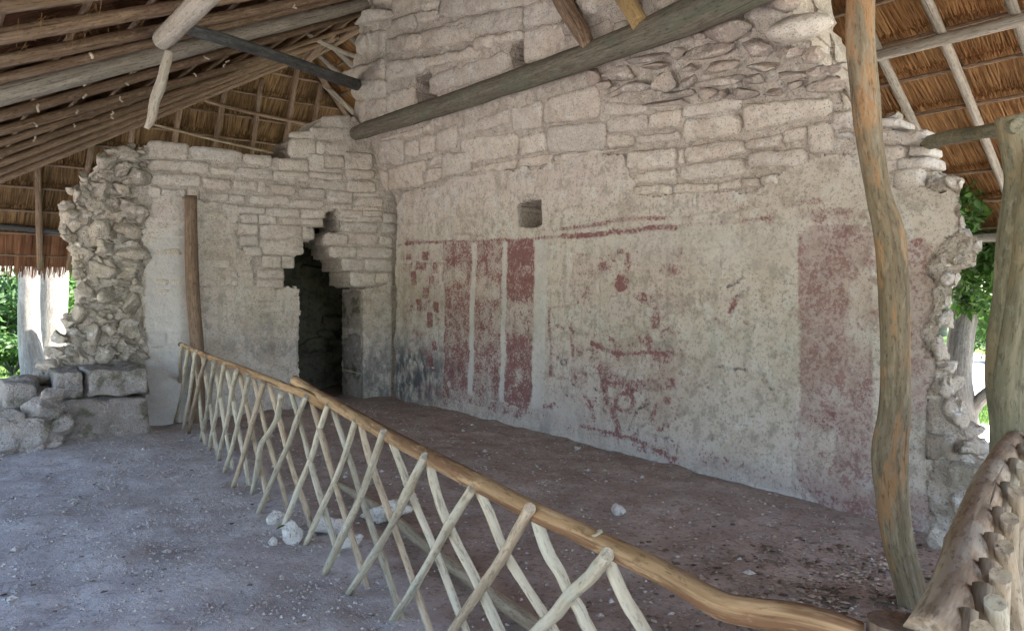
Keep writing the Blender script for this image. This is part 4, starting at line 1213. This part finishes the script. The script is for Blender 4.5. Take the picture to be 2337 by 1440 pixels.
# pale lashings where rafters cross battens
for (x, y) in [(86, 210), (85, 245), (84, 285), (80, 318), (196, 190), (192, 222), (178, 255), (172, 288), (213, 130), (300, 158), (287, 190), (274, 228), (260, 258), (254, 268), (448, 172), (470, 132), (520, 140), (510, 150), (540, 108), (670, 18)]:
    p = onL(x, y, -0.12)
    d = random.uniform(0.015, 0.032)
    a = p + Vector((random.uniform(-.03, .03), random.uniform(-.05, .05), d)); b = p - Vector((random.uniform(-.03, .03), random.uniform(-.05, .05), d))
    log("lashing", [a, p + Vector((0, .01, 0)), b], 0.010, M['rope'], roof, 6, 0.2)
# loose straws poking down between the near poles
def straws():
    V, Q, T = [], [], []
    for (x, y, n) in [(180, 60, 26), (100, 40, 18), (60, 95, 16), (215, 15, 20), (150, 120, 10), (300, 40, 10)]:
        for i in range(n):
            p = np.array(onL(x + random.gauss(0, 26), y + random.gauss(0, 12), -0.02))
            e = p + np.array([random.gauss(0, .10), random.gauss(0, .10), -abs(random.gauss(.08, .07))])
            w = np.array([.0018, .0018, 0.0])
            k = len(V) * 4
            V.append([p - w, p + w, e + w * .5, e - w * .5]); Q.append([k, k + 1, k + 2, k + 3]); T += [random.random()] * 4
    link("loose_straw", mesh_np("loose_straw", np.array(V).reshape(-1, 3), np.array(Q), None, False, {"tint": np.array(T)}), M['thatch_far'], roof, kind="stuff")
straws()

# ------------------------------------------------------------------ free-standing timbers
P0 = at_d(372, 92, 5.6)
o = log("purlin_log", [P0, P0 + Vector((0.02, -3, 0.0)), P0 + Vector((0.0, -6, 0.03)), P0 + Vector((0.03, -11, 0))], [0.076, 0.078, 0.078, 0.082], M['pole_pale'], None, 14, 0.04, 5)
tag(o, "pale grey round log under the roof with its sawn end showing", "log")
a, b = at_d(430, 66, 5.75), at_d(850, 206, 11.2)
o = log("brace_beam", [a, a.lerp(b, .35) + Vector((0, 0, .02)), a.lerp(b, .7), b], [0.05, 0.055, 0.075, 0.09], M['beam_dark'], None, 10, 0.05, 5)
tag(o, "slate-dark beam running from the pale log end to the wall top", "beam")
a, b = at_d(672, 57, 11.6), at_d(850, 140, 12.4)
o = log("thin_brace", [a, at_d(730, 95, 11.9), at_d(790, 122, 12.2), b], [0.045, .04, .04, 0.045], M['pole_grey'], None, 8, 0.06, 4)
tag(o, "thin grey forked brace high beside the wall top corner", "brace")
o = log("hanging_strut", [at_d(386, 118, 5.6), at_d(378, 150, 5.6), at_d(366, 195, 5.6), at_d(352, 235, 5.6), at_d(346, 270, 5.6), at_d(334, 294, 5.6)], [.032, .04, .042, .04, .036, .02], M['pole_pale'], None, 10, 0.14, 4)
tag(o, "crooked pale stick hanging from the pale log, ending above the end wall", "stick")
o = log("tie_pole", [at_d(700, 140, 13.0), at_d(760, 75, 12.6), at_d(818, 16, 12.2), at_d(860, -30, 12)], [.06, .065, .065, .065], M['pole'], None, 8, 0.06, 4)
tag(o, "brown pole slanting up to the ridge beside the wall's upper corner", "pole")
# main tie beam against the vault
zb = 3.86
def beam_pt(px, py, x):
    r = ray(px, py); d = x / r[0]
    return Vector((x, r[1] * d, CAMZ + r[2] * d))
tb = [beam_pt(806, 307, 4.86), beam_pt(884, 281, 4.85), beam_pt(1000, 245, 4.84), beam_pt(1101, 211, 4.83), beam_pt(1208, 175, 4.82), beam_pt(1330, 133, 4.81), beam_pt(1450, 88, 4.80), beam_pt(1550, 48, 4.78), beam_pt(1640, 8, 4.76), beam_pt(1740, -42, 4.74), beam_pt(1840, -95, 4.72)]
o = log("tie_beam", tb, [0.10, 0.118, 0.116, 0.118, 0.116, 0.114, 0.122, 0.14, 0.15, 0.15, 0.15], M['beam'], None, 16, 0.07, 6, 9)
tag(o, "thick greenish grey beam lying along the leaning vault stones", "beam")
a = beam_pt(1462, 56, 4.70)
o = log("ochre_strut", [a, beam_pt(1440, 20, 4.72), beam_pt(1405, -30, 4.75), beam_pt(1380, -70, 4.8)], [.075, .075, .07, .07], M['ochre'], None, 10, 0.08, 4)
tag(o, "short ochre yellow pole standing on the thick beam", "pole")
a = beam_pt(1344, 110, 4.74)
o = log("mud_strut", [a, beam_pt(1325, 70, 4.80), beam_pt(1290, 15, 4.82), beam_pt(1262, -40, 4.84)], [.06, .085, .09, .08], M['pole'], None, 10, 0.12, 4)
tag(o, "dull brown pole leaning above the thick beam against pink stones", "pole")

def traced_post(name, pts, d, mat, label, cat="post", extra_top=None):
    P = [at_d(x, y, d) for (x, y, w) in pts]
    R = [w * d / 1650 / 2 for (_, _, w) in pts]
    return tag(log(name, P, R, mat, None, 18, 0.05, 5, 31), label, cat)
traced_post("crooked_post", [(1962, -160, 60), (1965, -60, 60), (1964, 0, 60), (1964, 100, 60), (1976, 230, 61), (1986, 330, 54), (2005, 440, 52), (2030, 540, 66), (2038, 640, 66), (2042, 760, 64), (2044, 880, 64), (2040, 960, 70), (2030, 1040, 78), (2038, 1150, 68), (2053, 1250, 69), (2078, 1345, 67), (2088, 1400, 68)],
            3.72, M['post'], "crooked flaking post standing before the mural's right end")
pr = thing("forked_post", at_d(2305, 1450, 3.3), "greenish double-stemmed post at right edge behind the fence rail", "post")
pr.location.z = 0
log("stem", [at_d(x, y, 3.3) for x, y in [(2312, 268), (2318, 330), (2326, 410), (2316, 500), (2306, 600), (2298, 700), (2290, 800), (2288, 880), (2296, 980), (2304, 1150), (2308, 1480)]], [w * 3.3 / 3300 for w in (74, 66, 60, 62, 62, 64, 66, 66, 68, 72, 76)], M['post_green'], pr, 16, 0.05, 5)
log("stem", [at_d(x, y, 3.22) for x, y in [(2372, 330), (2366, 430), (2358, 520), (2350, 620), (2338, 720), (2326, 820), (2318, 920), (2320, 1040), (2326, 1200), (2330, 1490)]], [w * 3.22 / 3300 for w in (60, 66, 74, 78, 80, 84, 86, 84, 84, 84)], M['post_green'], pr, 16, 0.05, 5)
a, b = at_d(2312, 290, 3.26), at_m(2118, 322)
o = log("lintel_pole", [a + (a - b).normalized() * 0.08, a.lerp(b, .3), a.lerp(b, .7), b + Vector((.1, .05, 0))], [.034, .036, .045, .05], M['post_green'], None, 12, 0.05, 4)
tag(o, "mossy horizontal pole bridging the forked post and the wall stub", "pole")
o = log("leaning_post", [at_y(435, 447, 9.42), at_y(437, 560, 9.42), at_y(441, 680, 9.41), at_y(450, 800, 9.40), at_y(452, 985, 9.40)], [.072, .078, .08, .08, .085], M['post_brown'], None, 14, 0.05, 5)
tag(o, "short brown post standing against the end wall behind the fence's far end", "post")

# ------------------------------------------------------------------ lattice fences
def fence_rail_z(y): return float(np.interp(y, [1.0, 3.3, 5.4, 8.9], [0.88, 0.88, 0.95, 1.0]))
fence = thing("lattice_fence", (1.9, 5, 0), "long waist-high fence of crossed pale sticks under a peeled rail", "fence")
rail = [Vector((x, y, fence_rail_z(y))) for x, y in FEN]
rail_near = [at_d(1965, 1452, 1.52), at_d(1880, 1425, 1.55), at_d(1800, 1408, 1.60), at_d(1720, 1398, 1.64), at_d(1640, 1378, 1.68), at_d(1520, 1310, 1.86), at_d(1400, 1252, 2.04), at_d(1300, 1204, 2.22), at_d(1205, 1160, 2.36), at_d(1085, 1098, 2.74), at_d(975, 1040, 3.18), at_d(880, 990, 3.68), at_d(820, 955, 4.2), at_d(755, 918, 4.62), at_d(712, 893, 4.85), at_d(672, 868, 5.0)]
rail_far = [at_d(700, 902, 4.78), at_d(650, 882, 5.1), at_d(605, 864, 5.5), at_d(550, 842, 6.0), at_d(500, 824, 6.6), at_d(455, 805, 7.4), at_d(412, 786, 8.45)]
log("rail", rail_near, [.031, .032, .033, .033, .033, .032, .033, .032, .033, .034, .035, .035, .036, .036, .035, .036], M['rail'], fence, 14, 0.05, 4)
log("rail", [at_d(742, 928, 4.72)] + rail_far, [.029] * 8, M['rail'], fence, 12, 0.06, 4)
allr = rail_near[:-2] + rail_far
def rail_at(y):
    for p, q in zip(allr[:-1], allr[1:]):
        if p.y <= y <= q.y or q.y <= y <= p.y:
            t = (y - p.y) / (q.y - p.y + 1e-9); return p.lerp(q, t)
    return allr[0] if y < allr[0].y else allr[-1]
def stick(parent, top, bot, r, mat, side, bend=0.02):
    m1 = top.lerp(bot, .33) + Vector((random.uniform(-bend, bend), random.uniform(-bend, bend), random.uniform(-bend, bend)))
    m2 = top.lerp(bot, .66) + Vector((random.uniform(-bend, bend), random.uniform(-bend, bend), random.uniform(-bend, bend)))
    k = random.uniform(.9, 1.12)
    return log("stick", [top, top.lerp(m1, .5), m1, m1.lerp(m2, .5), m2, m2.lerp(bot, .5), bot], [r * .86, r * .95, r * k, r * .93, r * 1.02, r * .94, r * .9], mat, parent, 8, 0.10, 3)
def lashing(parent, c, r, axis):
    t = axis.normalized(); u = t.orthogonal().normalized(); v = t.cross(u)
    pts = []
    for k in range(19):
        a = k / 18 * 2 * math.pi * 1.5
        pts.append(c + (u * math.cos(a) + v * math.sin(a)) * r + t * (k / 18 - .5) * 0.035)
    return log("lashing", pts, 0.0040, M['bark_strip'], parent, 5, 0)
def rail_d(px):
    for p, q in zip(allr[:-1], allr[1:]):
        (x0, _), (x1, _) = [to_px(np.array(v)) for v in (p, q)]
        if x1 <= px <= x0:
            t = (px - x0) / (x1 - x0 + 1e-9); v = p.lerp(q, t)
            return v.x * SA + v.y * CA
    v = allr[0] if px > 1900 else allr[-1]
    return v.x * SA + v.y * CA
def rail_p(px):
    for p, q in zip(allr[:-1], allr[1:]):
        (x0, _), (x1, _) = [to_px(np.array(v)) for v in (p, q)]
        if x1 <= px <= x0: return p.lerp(q, (px - x0) / (x1 - x0 + 1e-9))
    return allr[-1]
FA, FB = Vector((1.50, 1.2, 0)), Vector((2.02, 5.4, 0))
FN = Vector((FB.y - FA.y, -(FB.x - FA.x), 0)).normalized()
def traced_stick(pts, lean_far, r):
    """pts: picture points from the rail down; the foot stands on the ground in the line of the fence"""
    d0 = rail_d(pts[0][0])
    T = at_d(*pts[0], d0)
    if lean_far:
        B = at_z(*pts[-1], -0.01) if pts[-1][1] < 1439 else at_plane(*pts[-1], FA + Vector((0.06, 0, 0)), FN)
    else:
        B = at_plane(*pts[-1], FA + Vector((0.10, 0, 0)), FN) if pts[-1][0] > 640 else at_z(*pts[-1], 0.0)
    d1 = B.x * SA + B.y * CA
    P = []
    y0, y1 = pts[0][1], pts[-1][1]
    for (x, y) in pts:
        t = (y - y0) / (y1 - y0)
        P.append(at_d(x, y, 1 / ((1 - t) / d0 + t / d1)))
    if P[-1].z > 0.0:
        v = (P[-1] - P[-2]); P.append(P[-1] + v * ((P[-1].z + 0.03) / max(-v.z, .05)))
    off = Vector((-0.045, -0.01, 0)) if lean_far else Vector((0.0, 0.0, 0))
    up = (P[0] - P[1]).normalized() * (0.045 if lean_far else 0.03)
    P[0] = P[0] + off + up
    Q = []
    for p, q in zip(P[:-1], P[1:]):
        n = 2 if len(P) > 2 else 4
        for k in range(n):
            v = p.lerp(q, k / n)
            if Q: v = v + Vector((random.uniform(-1, 1), random.uniform(-1, 1), random.uniform(-1, 1))) * 0.007
            Q.append(v)
    Q.append(P[-1])
    R = [r * random.uniform(.86, 1.12) for _ in Q]; R[0] = r * .95
    m = M['stick'] if random.random() < .8 else M['stick_tan']
    return log("stick", Q, R, m, fence, 10, 0.10, 3)
LS = [[(1392, 1268), (1308, 1358), (1224, 1440)], [(1219, 1166), (1130, 1298), (1034, 1440)], [(1088, 1122), (985, 1276), (878, 1440)], [(981, 1050), (890, 1205), (796, 1353)], [(886, 996), (826, 1130), (740, 1309)],
      [(820, 970), (768, 1090), (696, 1246)], [(757, 935), (714, 1040), (643, 1212)], [(706, 915), (660, 1010), (587, 1178)], [(652, 905), (630, 960), (597, 1017), (575, 1129)], [(611, 880), (570, 985), (531, 1114)], [(577, 864), (545, 960), (511, 1080)],
      [(550, 850), (521, 949), (497, 1051)], [(521, 836), (495, 940), (477, 1027)], [(499, 830), (475, 930), (458, 1007)], [(480, 818), (448, 900), (431, 988)], [(456, 806), (432, 900), (417, 983)], [(439, 800), (418, 880), (400, 966)], [(424, 790), (410, 870), (396, 940)]]
for q in LS:
    traced_stick(q, True, random.uniform(.019, .022))

RS = [[(1371, 1236), (1398, 1304), (1470, 1440)], [(1224, 1180), (1260, 1270), (1296, 1349), (1350, 1440)], [(1092, 1118), (1156, 1255), (1253, 1421)], [(981, 1055), (1029, 1216), (1141, 1440)], [(893, 1005), (942, 1129), (1058, 1421)], [(825, 975), (883, 1163), (981, 1440)],
      [(762, 942), (830, 1153), (927, 1440)], [(713, 922), (767, 1109), (849, 1377)], [(665, 898), (723, 1100), (786, 1321)], [(616, 880), (665, 1061), (728, 1260)], [(582, 872), (621, 1032), (664, 1195)], [(548, 858), (580, 1000), (612, 1145)], [(518, 842), (545, 980), (568, 1108)],
      [(490, 832), (512, 950), (532, 1072)], [(463, 818), (480, 930), (498, 1040)], [(440, 804), (455, 910), (468, 1015)], [(1640, 1385), (1690, 1470)]]
RS = [q for q in RS if q[0][0] < 1630]
for q in RS: traced_stick(q, False, random.uniform(.018, .021))
a, b = at_z(775, 1105, .05), at_z(1245, 1445, .04)
log("ground_rail", [a, a.lerp(b, .3) + Vector((.03, 0, .01)), a.lerp(b, .7), b], [.03, .034, .036, .036], M['stick_tan'], fence, 10, .08, 4)

fence2 = thing("lattice_fence", (2.7, 0.9, 0), "near fence run at lower right seen end-on, thick rail over stacked stick ends", "fence")
r2 = [at_d(2118, 1460, 1.44), at_d(2166, 1385, 1.54), at_d(2190, 1310, 1.70), at_d(2212, 1230, 1.92), at_d(2240, 1150, 2.2), at_d(2272, 1075, 2.6), at_d(2300, 1030, 2.95), at_d(2322, 1000, 3.2)]
log("rail", r2, [.048, .05, .05, .05, .05, .048, .046, .044], M['rail_old'], fence2, 14, 0.07, 4)
L2 = (r2[-1] - r2[0]).length
ux = Vector((1, 0.2, 0)).normalized(); ny = Vector((0.2, -1, 0)).normalized()
for i in range(9):
    t = (i + .4) / 9
    f = t * (len(r2) - 1); j = int(f); T = r2[j].lerp(r2[min(j + 1, len(r2) - 1)], f - j)
    for s in (1, -1):
        sp = random.uniform(.75, .95)
        b = T + ux * (s * sp) + ny * 0.03; b.z = float(gz(b.x, b.y)) - .02
        stick(fence2, T + Vector((0, 0, .04)) + ny * (0.055 + .03 * (s > 0)) - ux * (s * 0.04), b, random.uniform(.021, .027), M['stick_tan'] if random.random() < .6 else M['stick'], s, .02)
c0 = at_d(2040, 1432, 1.50)
o = log("corner_stump", [Vector((c0.x, c0.y, -0.05)), Vector((c0.x, c0.y, .4)), c0 + Vector((0, 0, .015))], [.06, .055, .052], M['post_brown'], None, 14, .06, 3)
tag(o, "red-brown stump top where both fence rails meet, bottom right", "post")

# ------------------------------------------------------------------ loose stones
def floor_rock(name, px, py, w, h, label, mat='rock', flat=.6, seed=None, z=None):
    p = at_z(px, py, 0.03)
    d = p.x * SA + p.y * CA
    s = w * d / 1650 / 2; hh = h * d / 1650 / 2
    rt = Vector((CA, -SA, 0)); fw = Vector((SA, CA, 0))
    p.z = float(gz(p.x, p.y)) + hh * .55
    o = rock(name, p, (s, s * flat, hh), (rt, fw, Vector((0, 0, 1))), M[mat], None, seed or nxt(), .18, 3)
    return tag(o, label, "rock")
floor_rock("rock", 668, 1232, 46, 66, "upright pale pointed rock touching the fence foot")
floor_rock("rock", 752, 1206, 92, 60, "flat pale slab behind the fence sticks, left of the larger slab")
floor_rock("rock", 876, 1178, 110, 66, "largest white slab on brown earth behind the fence")
floor_rock("rock", 632, 1190, 40, 46, "grey stone half hidden by fence sticks, farther than the pointed rock")
floor_rock("rock", 800, 1240, 70, 40, "low tan stone between the slabs and the fence foot", flat=.5)
floor_rock("rock", 1410, 1164, 32, 30, "small bright white stone alone on brown earth below the mural")
floor_rock("rock", 1318, 1022, 14, 12, "tiny white stone against the mural wall foot")
floor_rock("rock", 876, 900, 16, 14, "tiny pale stone at the dark inner corner of the walls")
floor_rock("rock", 2135, 1215, 46, 60, "grey boulder beside the crooked post at the wall's right foot", mat='rubble')
floor_rock("rock", 2165, 1160, 40, 46, "pale boulder near the right end of the mural wall behind the rail", mat='stone_grey')
floor_rock("rock", 622, 1238, 24, 22, "white chip on the path in front of the fence foot")
# green leaf beside the white chip
p = at_z(628, 1212, 0.03)
V = []; 
Lf = np.array([[0, 0, 0], [.03, .02, .012], [.09, 0, .02], [.03, -.02, .014], [.05, 0, .024]])
o = link("fallen_leaf", mesh_np("fallen_leaf", Lf * 1.0 + np.array(p) + np.array([0, 0, .01]), None, np.array([[0, 3, 4], [0, 4, 1], [4, 3, 2], [4, 2, 1]]), True, {"tint": np.full(5, .3)}), M['leaf'])
tag(o, "small green fallen leaf beside the white chip at the fence foot", "leaf")

# gravel and litter
def gravel(name, n, sampler, smin, smax, mat, label, tint=False, flat=.6):
    base = np.array([[1, 0, 0], [-1, 0, 0], [0, 1, 0], [0, -1, 0], [0, 0, 1], [0, 0, -1]], float)
    tri = np.array([[0, 2, 4], [2, 1, 4], [1, 3, 4], [3, 0, 4], [2, 0, 5], [1, 2, 5], [3, 1, 5], [0, 3, 5]])
    xy = sampler(n)
    n = len(xy)
    z = gz(xy[:, 0], xy[:, 1])
    s = smin * (smax / smin) ** (rng.random(n) ** 2.2)
    V = base[None] * (1 + rng.uniform(-.35, .35, (n, 6, 1)))
    V = V * np.array([1, 1, flat])
    ang = rng.uniform(0, 6.28, n); ca, sa = np.cos(ang), np.sin(ang)
    Rx = V[..., 0] * ca[:, None] * 1.3 - V[..., 1] * sa[:, None]; Ry = V[..., 0] * sa[:, None] * 1.3 + V[..., 1] * ca[:, None]
    V = np.stack([Rx, Ry, V[..., 2]], -1) * s[:, None, None]
    V = V + np.stack([xy[:, 0], xy[:, 1], z + s * .2], -1)[:, None]
    T = (tri[None] + (np.arange(n) * 6)[:, None, None]).reshape(-1, 3)
    o = link(name, mesh_np(name, V.reshape(-1, 3), None, T, False, {"tint": np.repeat(rng.random(n), 6)}), mat, kind="stuff")
    o["label"] = label
def samp_view(x0, x1, y0, y1, cond):
    def f(n):
        px = rng.uniform(x0, x1, n); py = rng.uniform(y0, y1, n)
        k = cond(px, py); px, py = px[k], py[k]
        a = (px - CX) / F_PX; dz = (HY - py) / F_PX
        d = -CAMZ / dz
        return np.stack([(a * CA + SA) * d, (-a * SA + CA) * d], -1)
    return f
def left_side(px, py):
    a = (px - CX) / F_PX; d = CAMZ * F_PX / (py - HY)
    return ((a * CA + SA) * d < fence_x((-a * SA + CA) * d) + .1)
def world_samp(x0, x1, y0, y1, cond=None):
    def f(n):
        x = rng.uniform(x0, x1, n); y = rng.uniform(y0, y1, n)
        if cond is None: return np.stack([x, y], -1)
        k = cond(x, y); return np.stack([x[k], y[k]], -1)
    return f
gravel("gravel", 26000, world_samp(-0.3, 2.4, 1.5, 9.2, lambda x, y: x < fence_x(y) + .15), 0.0025, 0.013, M['pebble'], "pale limestone grit scattered over the near floor")
gravel("gravel", 7000, world_samp(1.5, 5.4, 0.9, 9.4, lambda x, y: x > fence_x(y)), 0.003, 0.014, M['pebble'], "small pale chips scattered over the brown earth behind the fence")
def near_post(x, y):
    return rng.random(len(x)) < np.exp(-(((x - 3.9) / .8) ** 2 + ((y - 1.9) / .65) ** 2))
gravel("leaf_litter", 20000, world_samp(2.4, 5.3, 0.8, 3.6, near_post), 0.006, 0.024, M['litter'], "brown and pale litter chips heaped round the crooked post's foot", flat=.3)

gravel("leaf_litter", 900, world_samp(-0.3, 2.2, 1.8, 9.0, lambda x, y: x < fence_x(y)), 0.006, 0.02, M['litter'], "sparse dry leaf and bark scraps on the near pale floor", flat=.2)
gravel("gravel", 170, world_samp(-0.3, 5.2, 1.5, 9.0), 0.012, 0.03, M['pebble'], "larger loose pebbles lying over both sides of the floor")
# ------------------------------------------------------------------ outdoors: trees, plants, grass
def leaf_cloud(n, centre_fn, size, tint_fn=None, ar=0.42, droop=0.3):
    C = centre_fn(n); n = len(C)
    d = rng.normal(size=(n, 3)); d[:, 2] = d[:, 2] * .6 - droop; d /= np.linalg.norm(d, axis=1)[:, None]
    u = np.cross(d, rng.normal(size=(n, 3))); u /= np.linalg.norm(u, axis=1)[:, None]
    L = size * rng.uniform(.6, 1.2, n)[:, None]; W = L * ar
    nn = np.cross(d, u)
    a = C; m = C + d * L * .5; t = C + d * L
    V = np.stack([a, m + u * W * .5 + nn * L * .06, t - nn * L * .05, m - u * W * .5 + nn * L * .06, m], 1)
    i = np.arange(n)[:, None] * 5
    T = np.concatenate([i + np.array([0, 4, 1]), i + np.array([4, 2, 1]), i + np.array([0, 3, 4]), i + np.array([4, 3, 2])])
    tn = rng.random(n) if tint_fn is None else tint_fn(C)
    return V.reshape(-1, 3), T, np.repeat(tn, 5)

def clump_fn(clumps):
    cs = np.array([c[:3] for c in clumps]); rs = np.array([c[3] for c in clumps])
    w = rs ** 2.2; w /= w.sum()
    def f(n):
        k = rng.choice(len(cs), n, p=w)
        v = rng.normal(size=(n, 3)); v /= np.linalg.norm(v, axis=1)[:, None]
        r = rng.random(n) ** .45
        return cs[k] + v * (rs[k] * r)[:, None] * np.array([1, 1, .75])
    return f

def tree(name, base, height, crown_r, label, n=3500, leaf=.16, mat='leaf', bark='bark', tr=.16, lean=(0, 0), crown_base=.4, group=None, nclump=16, seed=1):
    r = random.Random(seed)
    b = Vector(base)
    t = thing(name, b, label, "tree", group)
    top = b + Vector((lean[0], lean[1], height * .8))
    trk = log("trunk", [b - Vector((0, 0, .2)), b.lerp(top, .33) + Vector((r.uniform(-.1, .1), r.uniform(-.1, .1), 0)), b.lerp(top, .66), top], [tr * 1.15, tr, tr * .75, tr * .3], M[bark], t, 12, .08, 5)
    cl = []
    for k in range(nclump):
        a = r.uniform(0, 6.28); rad = crown_r * r.uniform(.15, .8); z = height * r.uniform(crown_base, 1.0)
        c = b + Vector((lean[0] * z / height + math.cos(a) * rad, lean[1] * z / height + math.sin(a) * rad, z))
        cl.append((c.x, c.y, c.z, crown_r * r.uniform(.28, .48)))
        s = b.lerp(top, min(.95, max(.3, (z / height) * .8)))
        log("limb", [s, s.lerp(c, .5) + Vector((0, 0, .1)), c], [tr * .35, tr * .22, .015], M[bark], trk, 6, .08, 2)
    V, T, tn = leaf_cloud(n, clump_fn(cl), leaf)
    link("crown", mesh_np("crown", V, None, T, True, {"tint": tn}), M[mat], t)
    return t

def trunk_tree(name, pts, d, ws, bark, label, extra=None):
    P = [at_d(x, y, d) for x, y in pts]
    t = thing(name, Vector((P[-1].x, P[-1].y, float(gz(P[-1].x, P[-1].y)))), label, "tree")
    log("trunk", P, [w * d / 3300 for w in ws], M[bark], t, 14, .06, 5)
    return t, P
t1, P1 = trunk_tree("pale_tree", [(60, 380), (64, 520), (66, 620), (66, 700), (68, 780), (76, 840), (82, 905)], 14.6, [36, 40, 42, 44, 46, 52, 60], 'bark_pale', "slim whitish tree trunk in sun left of the wide grey trunk")
cl = [(P1[0].x + random.uniform(-2, 2), P1[0].y + random.uniform(-1.2, 2), P1[0].z + random.uniform(.4, 3), random.uniform(.6, 1.1)) for _ in range(12)]
V, T, tn = leaf_cloud(2600, clump_fn(cl), .17); link("crown", mesh_np("crown", V, None, T, True, {"tint": tn}), M['leaf'], t1)
t2, P2 = trunk_tree("broad_tree", [(124, 380), (120, 520), (120, 620), (118, 700), (117, 780), (112, 860), (108, 930)], 15.4, [64, 64, 64, 64, 64, 74, 90], 'bark_pale', "broad pale furrowed tree trunk just left of the ruined wall")
cl = [(P2[0].x + random.uniform(-2, 2.4), P2[0].y + random.uniform(-1.2, 3), P2[0].z + random.uniform(.6, 4), random.uniform(.7, 1.3)) for _ in range(14)]
V, T, tn = leaf_cloud(3200, clump_fn(cl), .17); link("crown", mesh_np("crown", V, None, T, True, {"tint": tn}), M['leaf'], t2)

t3, P3 = trunk_tree("grey_tree", [(2214, 560), (2208, 660), (2200, 730), (2190, 790), (2186, 860), (2192, 930), (2200, 985), (2204, 1040)], 10.6, [40, 52, 58, 56, 58, 62, 66, 76], 'bark', "shaded grey leaning tree trunk seen between the wall end and forked post")
log("limb", [at_d(2200, 960, 10.6), at_d(2222, 930, 10.5), at_d(2245, 905, 10.4), at_d(2275, 880, 10.3)], [.12, .10, .09, .07], M['bark'], t3, 10, .08, 4)
def cl_px(lst, d):
    return [(*at_d(x, y, d + random.uniform(-.6, .6)), s * d / 1650) for x, y, s in lst]
cl = cl_px([(2225, 610, 40), (2260, 600, 45), (2290, 640, 45), (2200, 670, 36), (2235, 690, 50), (2280, 700, 45), (2250, 740, 38), (2300, 740, 40), (2230, 640, 40), (2330, 650, 60), (2310, 560, 60), (2240, 540, 60), (2180, 520, 70), (2380, 600, 90), (2150, 470, 90)], 10.0)
V, T, tn = leaf_cloud(3200, clump_fn(cl), .19, ar=.36); link("crown", mesh_np("crown", V, None, T, True, {"tint": tn}), M['leaf'], t3)

def bush(name, c, r, h, n, leaf, label, mat='leaf', seed=0, group=None, cat="bush"):
    rr = random.Random(seed)
    zb = float(gz(c[0], c[1]))
    t = thing(name, (c[0], c[1], zb), label, cat, group)
    cl = []
    for k in range(10):
        a = rr.uniform(0, 6.28); q = r * rr.uniform(0, .75)
        cl.append((c[0] + math.cos(a) * q, c[1] + math.sin(a) * q, zb + h * rr.uniform(.2, .85), r * rr.uniform(.3, .5)))
        log("stem", [(c[0], c[1], zb), (c[0] + math.cos(a) * q * .5, c[1] + math.sin(a) * q * .5, zb + h * .35), cl[-1][:3]], [.03, .02, .008], M['bark'], t, 5, 0)
    V, T, tn = leaf_cloud(n, clump_fn(cl), leaf)
    link("foliage", mesh_np("foliage", V, None, T, True, {"tint": tn}), M[mat], t)
def gp(px, d):
    p = at_d(px, 670, d); return (p.x, p.y)
bush("bush", gp(-10, 19), 1.7, 2.6, 2600, .24, "dark leafy bush at the left edge beyond the pale trunk", 'leaf_dark', 1)
bush("bush", gp(30, 16.5), 0.8, .95, 1400, .2, "low bright green plant at the foot of the slim trunk", 'leaf', 2)
bush("bush", gp(150, 20), 1.5, 3.0, 2600, .2, "yellow-green bush showing right of the broad trunk", 'leaf', 3)
bush("bush", gp(-120, 17), 1.2, 1.6, 1600, .2, "rounded bush off the left edge of the view", 'leaf', 4)
bush("bush", gp(2290, 22), 1.3, 1.4, 1800, .2, "shrub on the sunlit lawn beyond the grey trunk", 'leaf_dark', 5)
TL = ['tall dark tree standing alone far left of the shelter', 'bright tree behind the bushes left of the pale trunks', 'dark tree rising behind the two pale trunks', 'bright tall tree behind the ruin and hidden by thatch', 'dark tree off the far left edge', 'bright tree beyond the lawn behind the forked post', 'dark crowned tree beyond the lawn right of the grey trunk', 'bright wide tree across the lawn at far right', 'dark tree off the right edge behind the camera side', 'tallest bright tree at the back of the right lawn', 'short dark tree close behind the dark bush at left']
places = [(-12, 30, 9, 4), (-3, 34, 10, 4.5), (6, 38, 11, 5), (15, 36, 10, 5), (-20, 22, 9, 4), (30, 24, 10, 5), (38, 14, 11, 5), (36, 4, 10, 5), (28, -8, 9, 4.5), (42, 24, 12, 6), (0, 26, 6.5, 3)]
for i, (x, y, h, r) in enumerate(places):
    tree("shade_tree", (x, y, float(gz(x, y))), h, r, TL[i], 3000, .42, 'leaf_dark' if i % 2 else 'leaf', 'bark', .22, (0, 0), .12, "background shade trees", 18, i + 3)

def grass():
    xs, ys = [], []
    x = rng.uniform(-6, 8, 16000); y = rng.uniform(17.0, 27, 16000)
    x2 = rng.uniform(13.4, 16.8, 12000); y2 = rng.uniform(0, 10, 16000)
    y2 = y2[:12000]
    x = np.concatenate([x, x2]); y = np.concatenate([y, y2])
    k = vnoise(np.stack([x, y, x * 0], -1), .8, 8) > -.45
    x, y = x[k], y[k]; n = len(x)
    z = gz(x, y); h = rng.uniform(.04, .14, n); a = rng.uniform(0, 6.28, n); w = .012
    dx, dy = np.cos(a) * w, np.sin(a) * w
    ln = rng.normal(0, .04, (n, 2))
    V = np.stack([np.stack([x - dx, y - dy, z], -1), np.stack([x + dx, y + dy, z], -1), np.stack([x + ln[:, 0], y + ln[:, 1], z + h], -1)], 1).reshape(-1, 3)
    T = np.arange(n * 3).reshape(-1, 3)
    o = link("grass", mesh_np("grass", V, None, T, False, {"tint": np.repeat(rng.random(n), 3)}), M['grass'], kind="stuff")
    o["label"] = "sunlit short grass on the lawns outside the shelter"
grass()
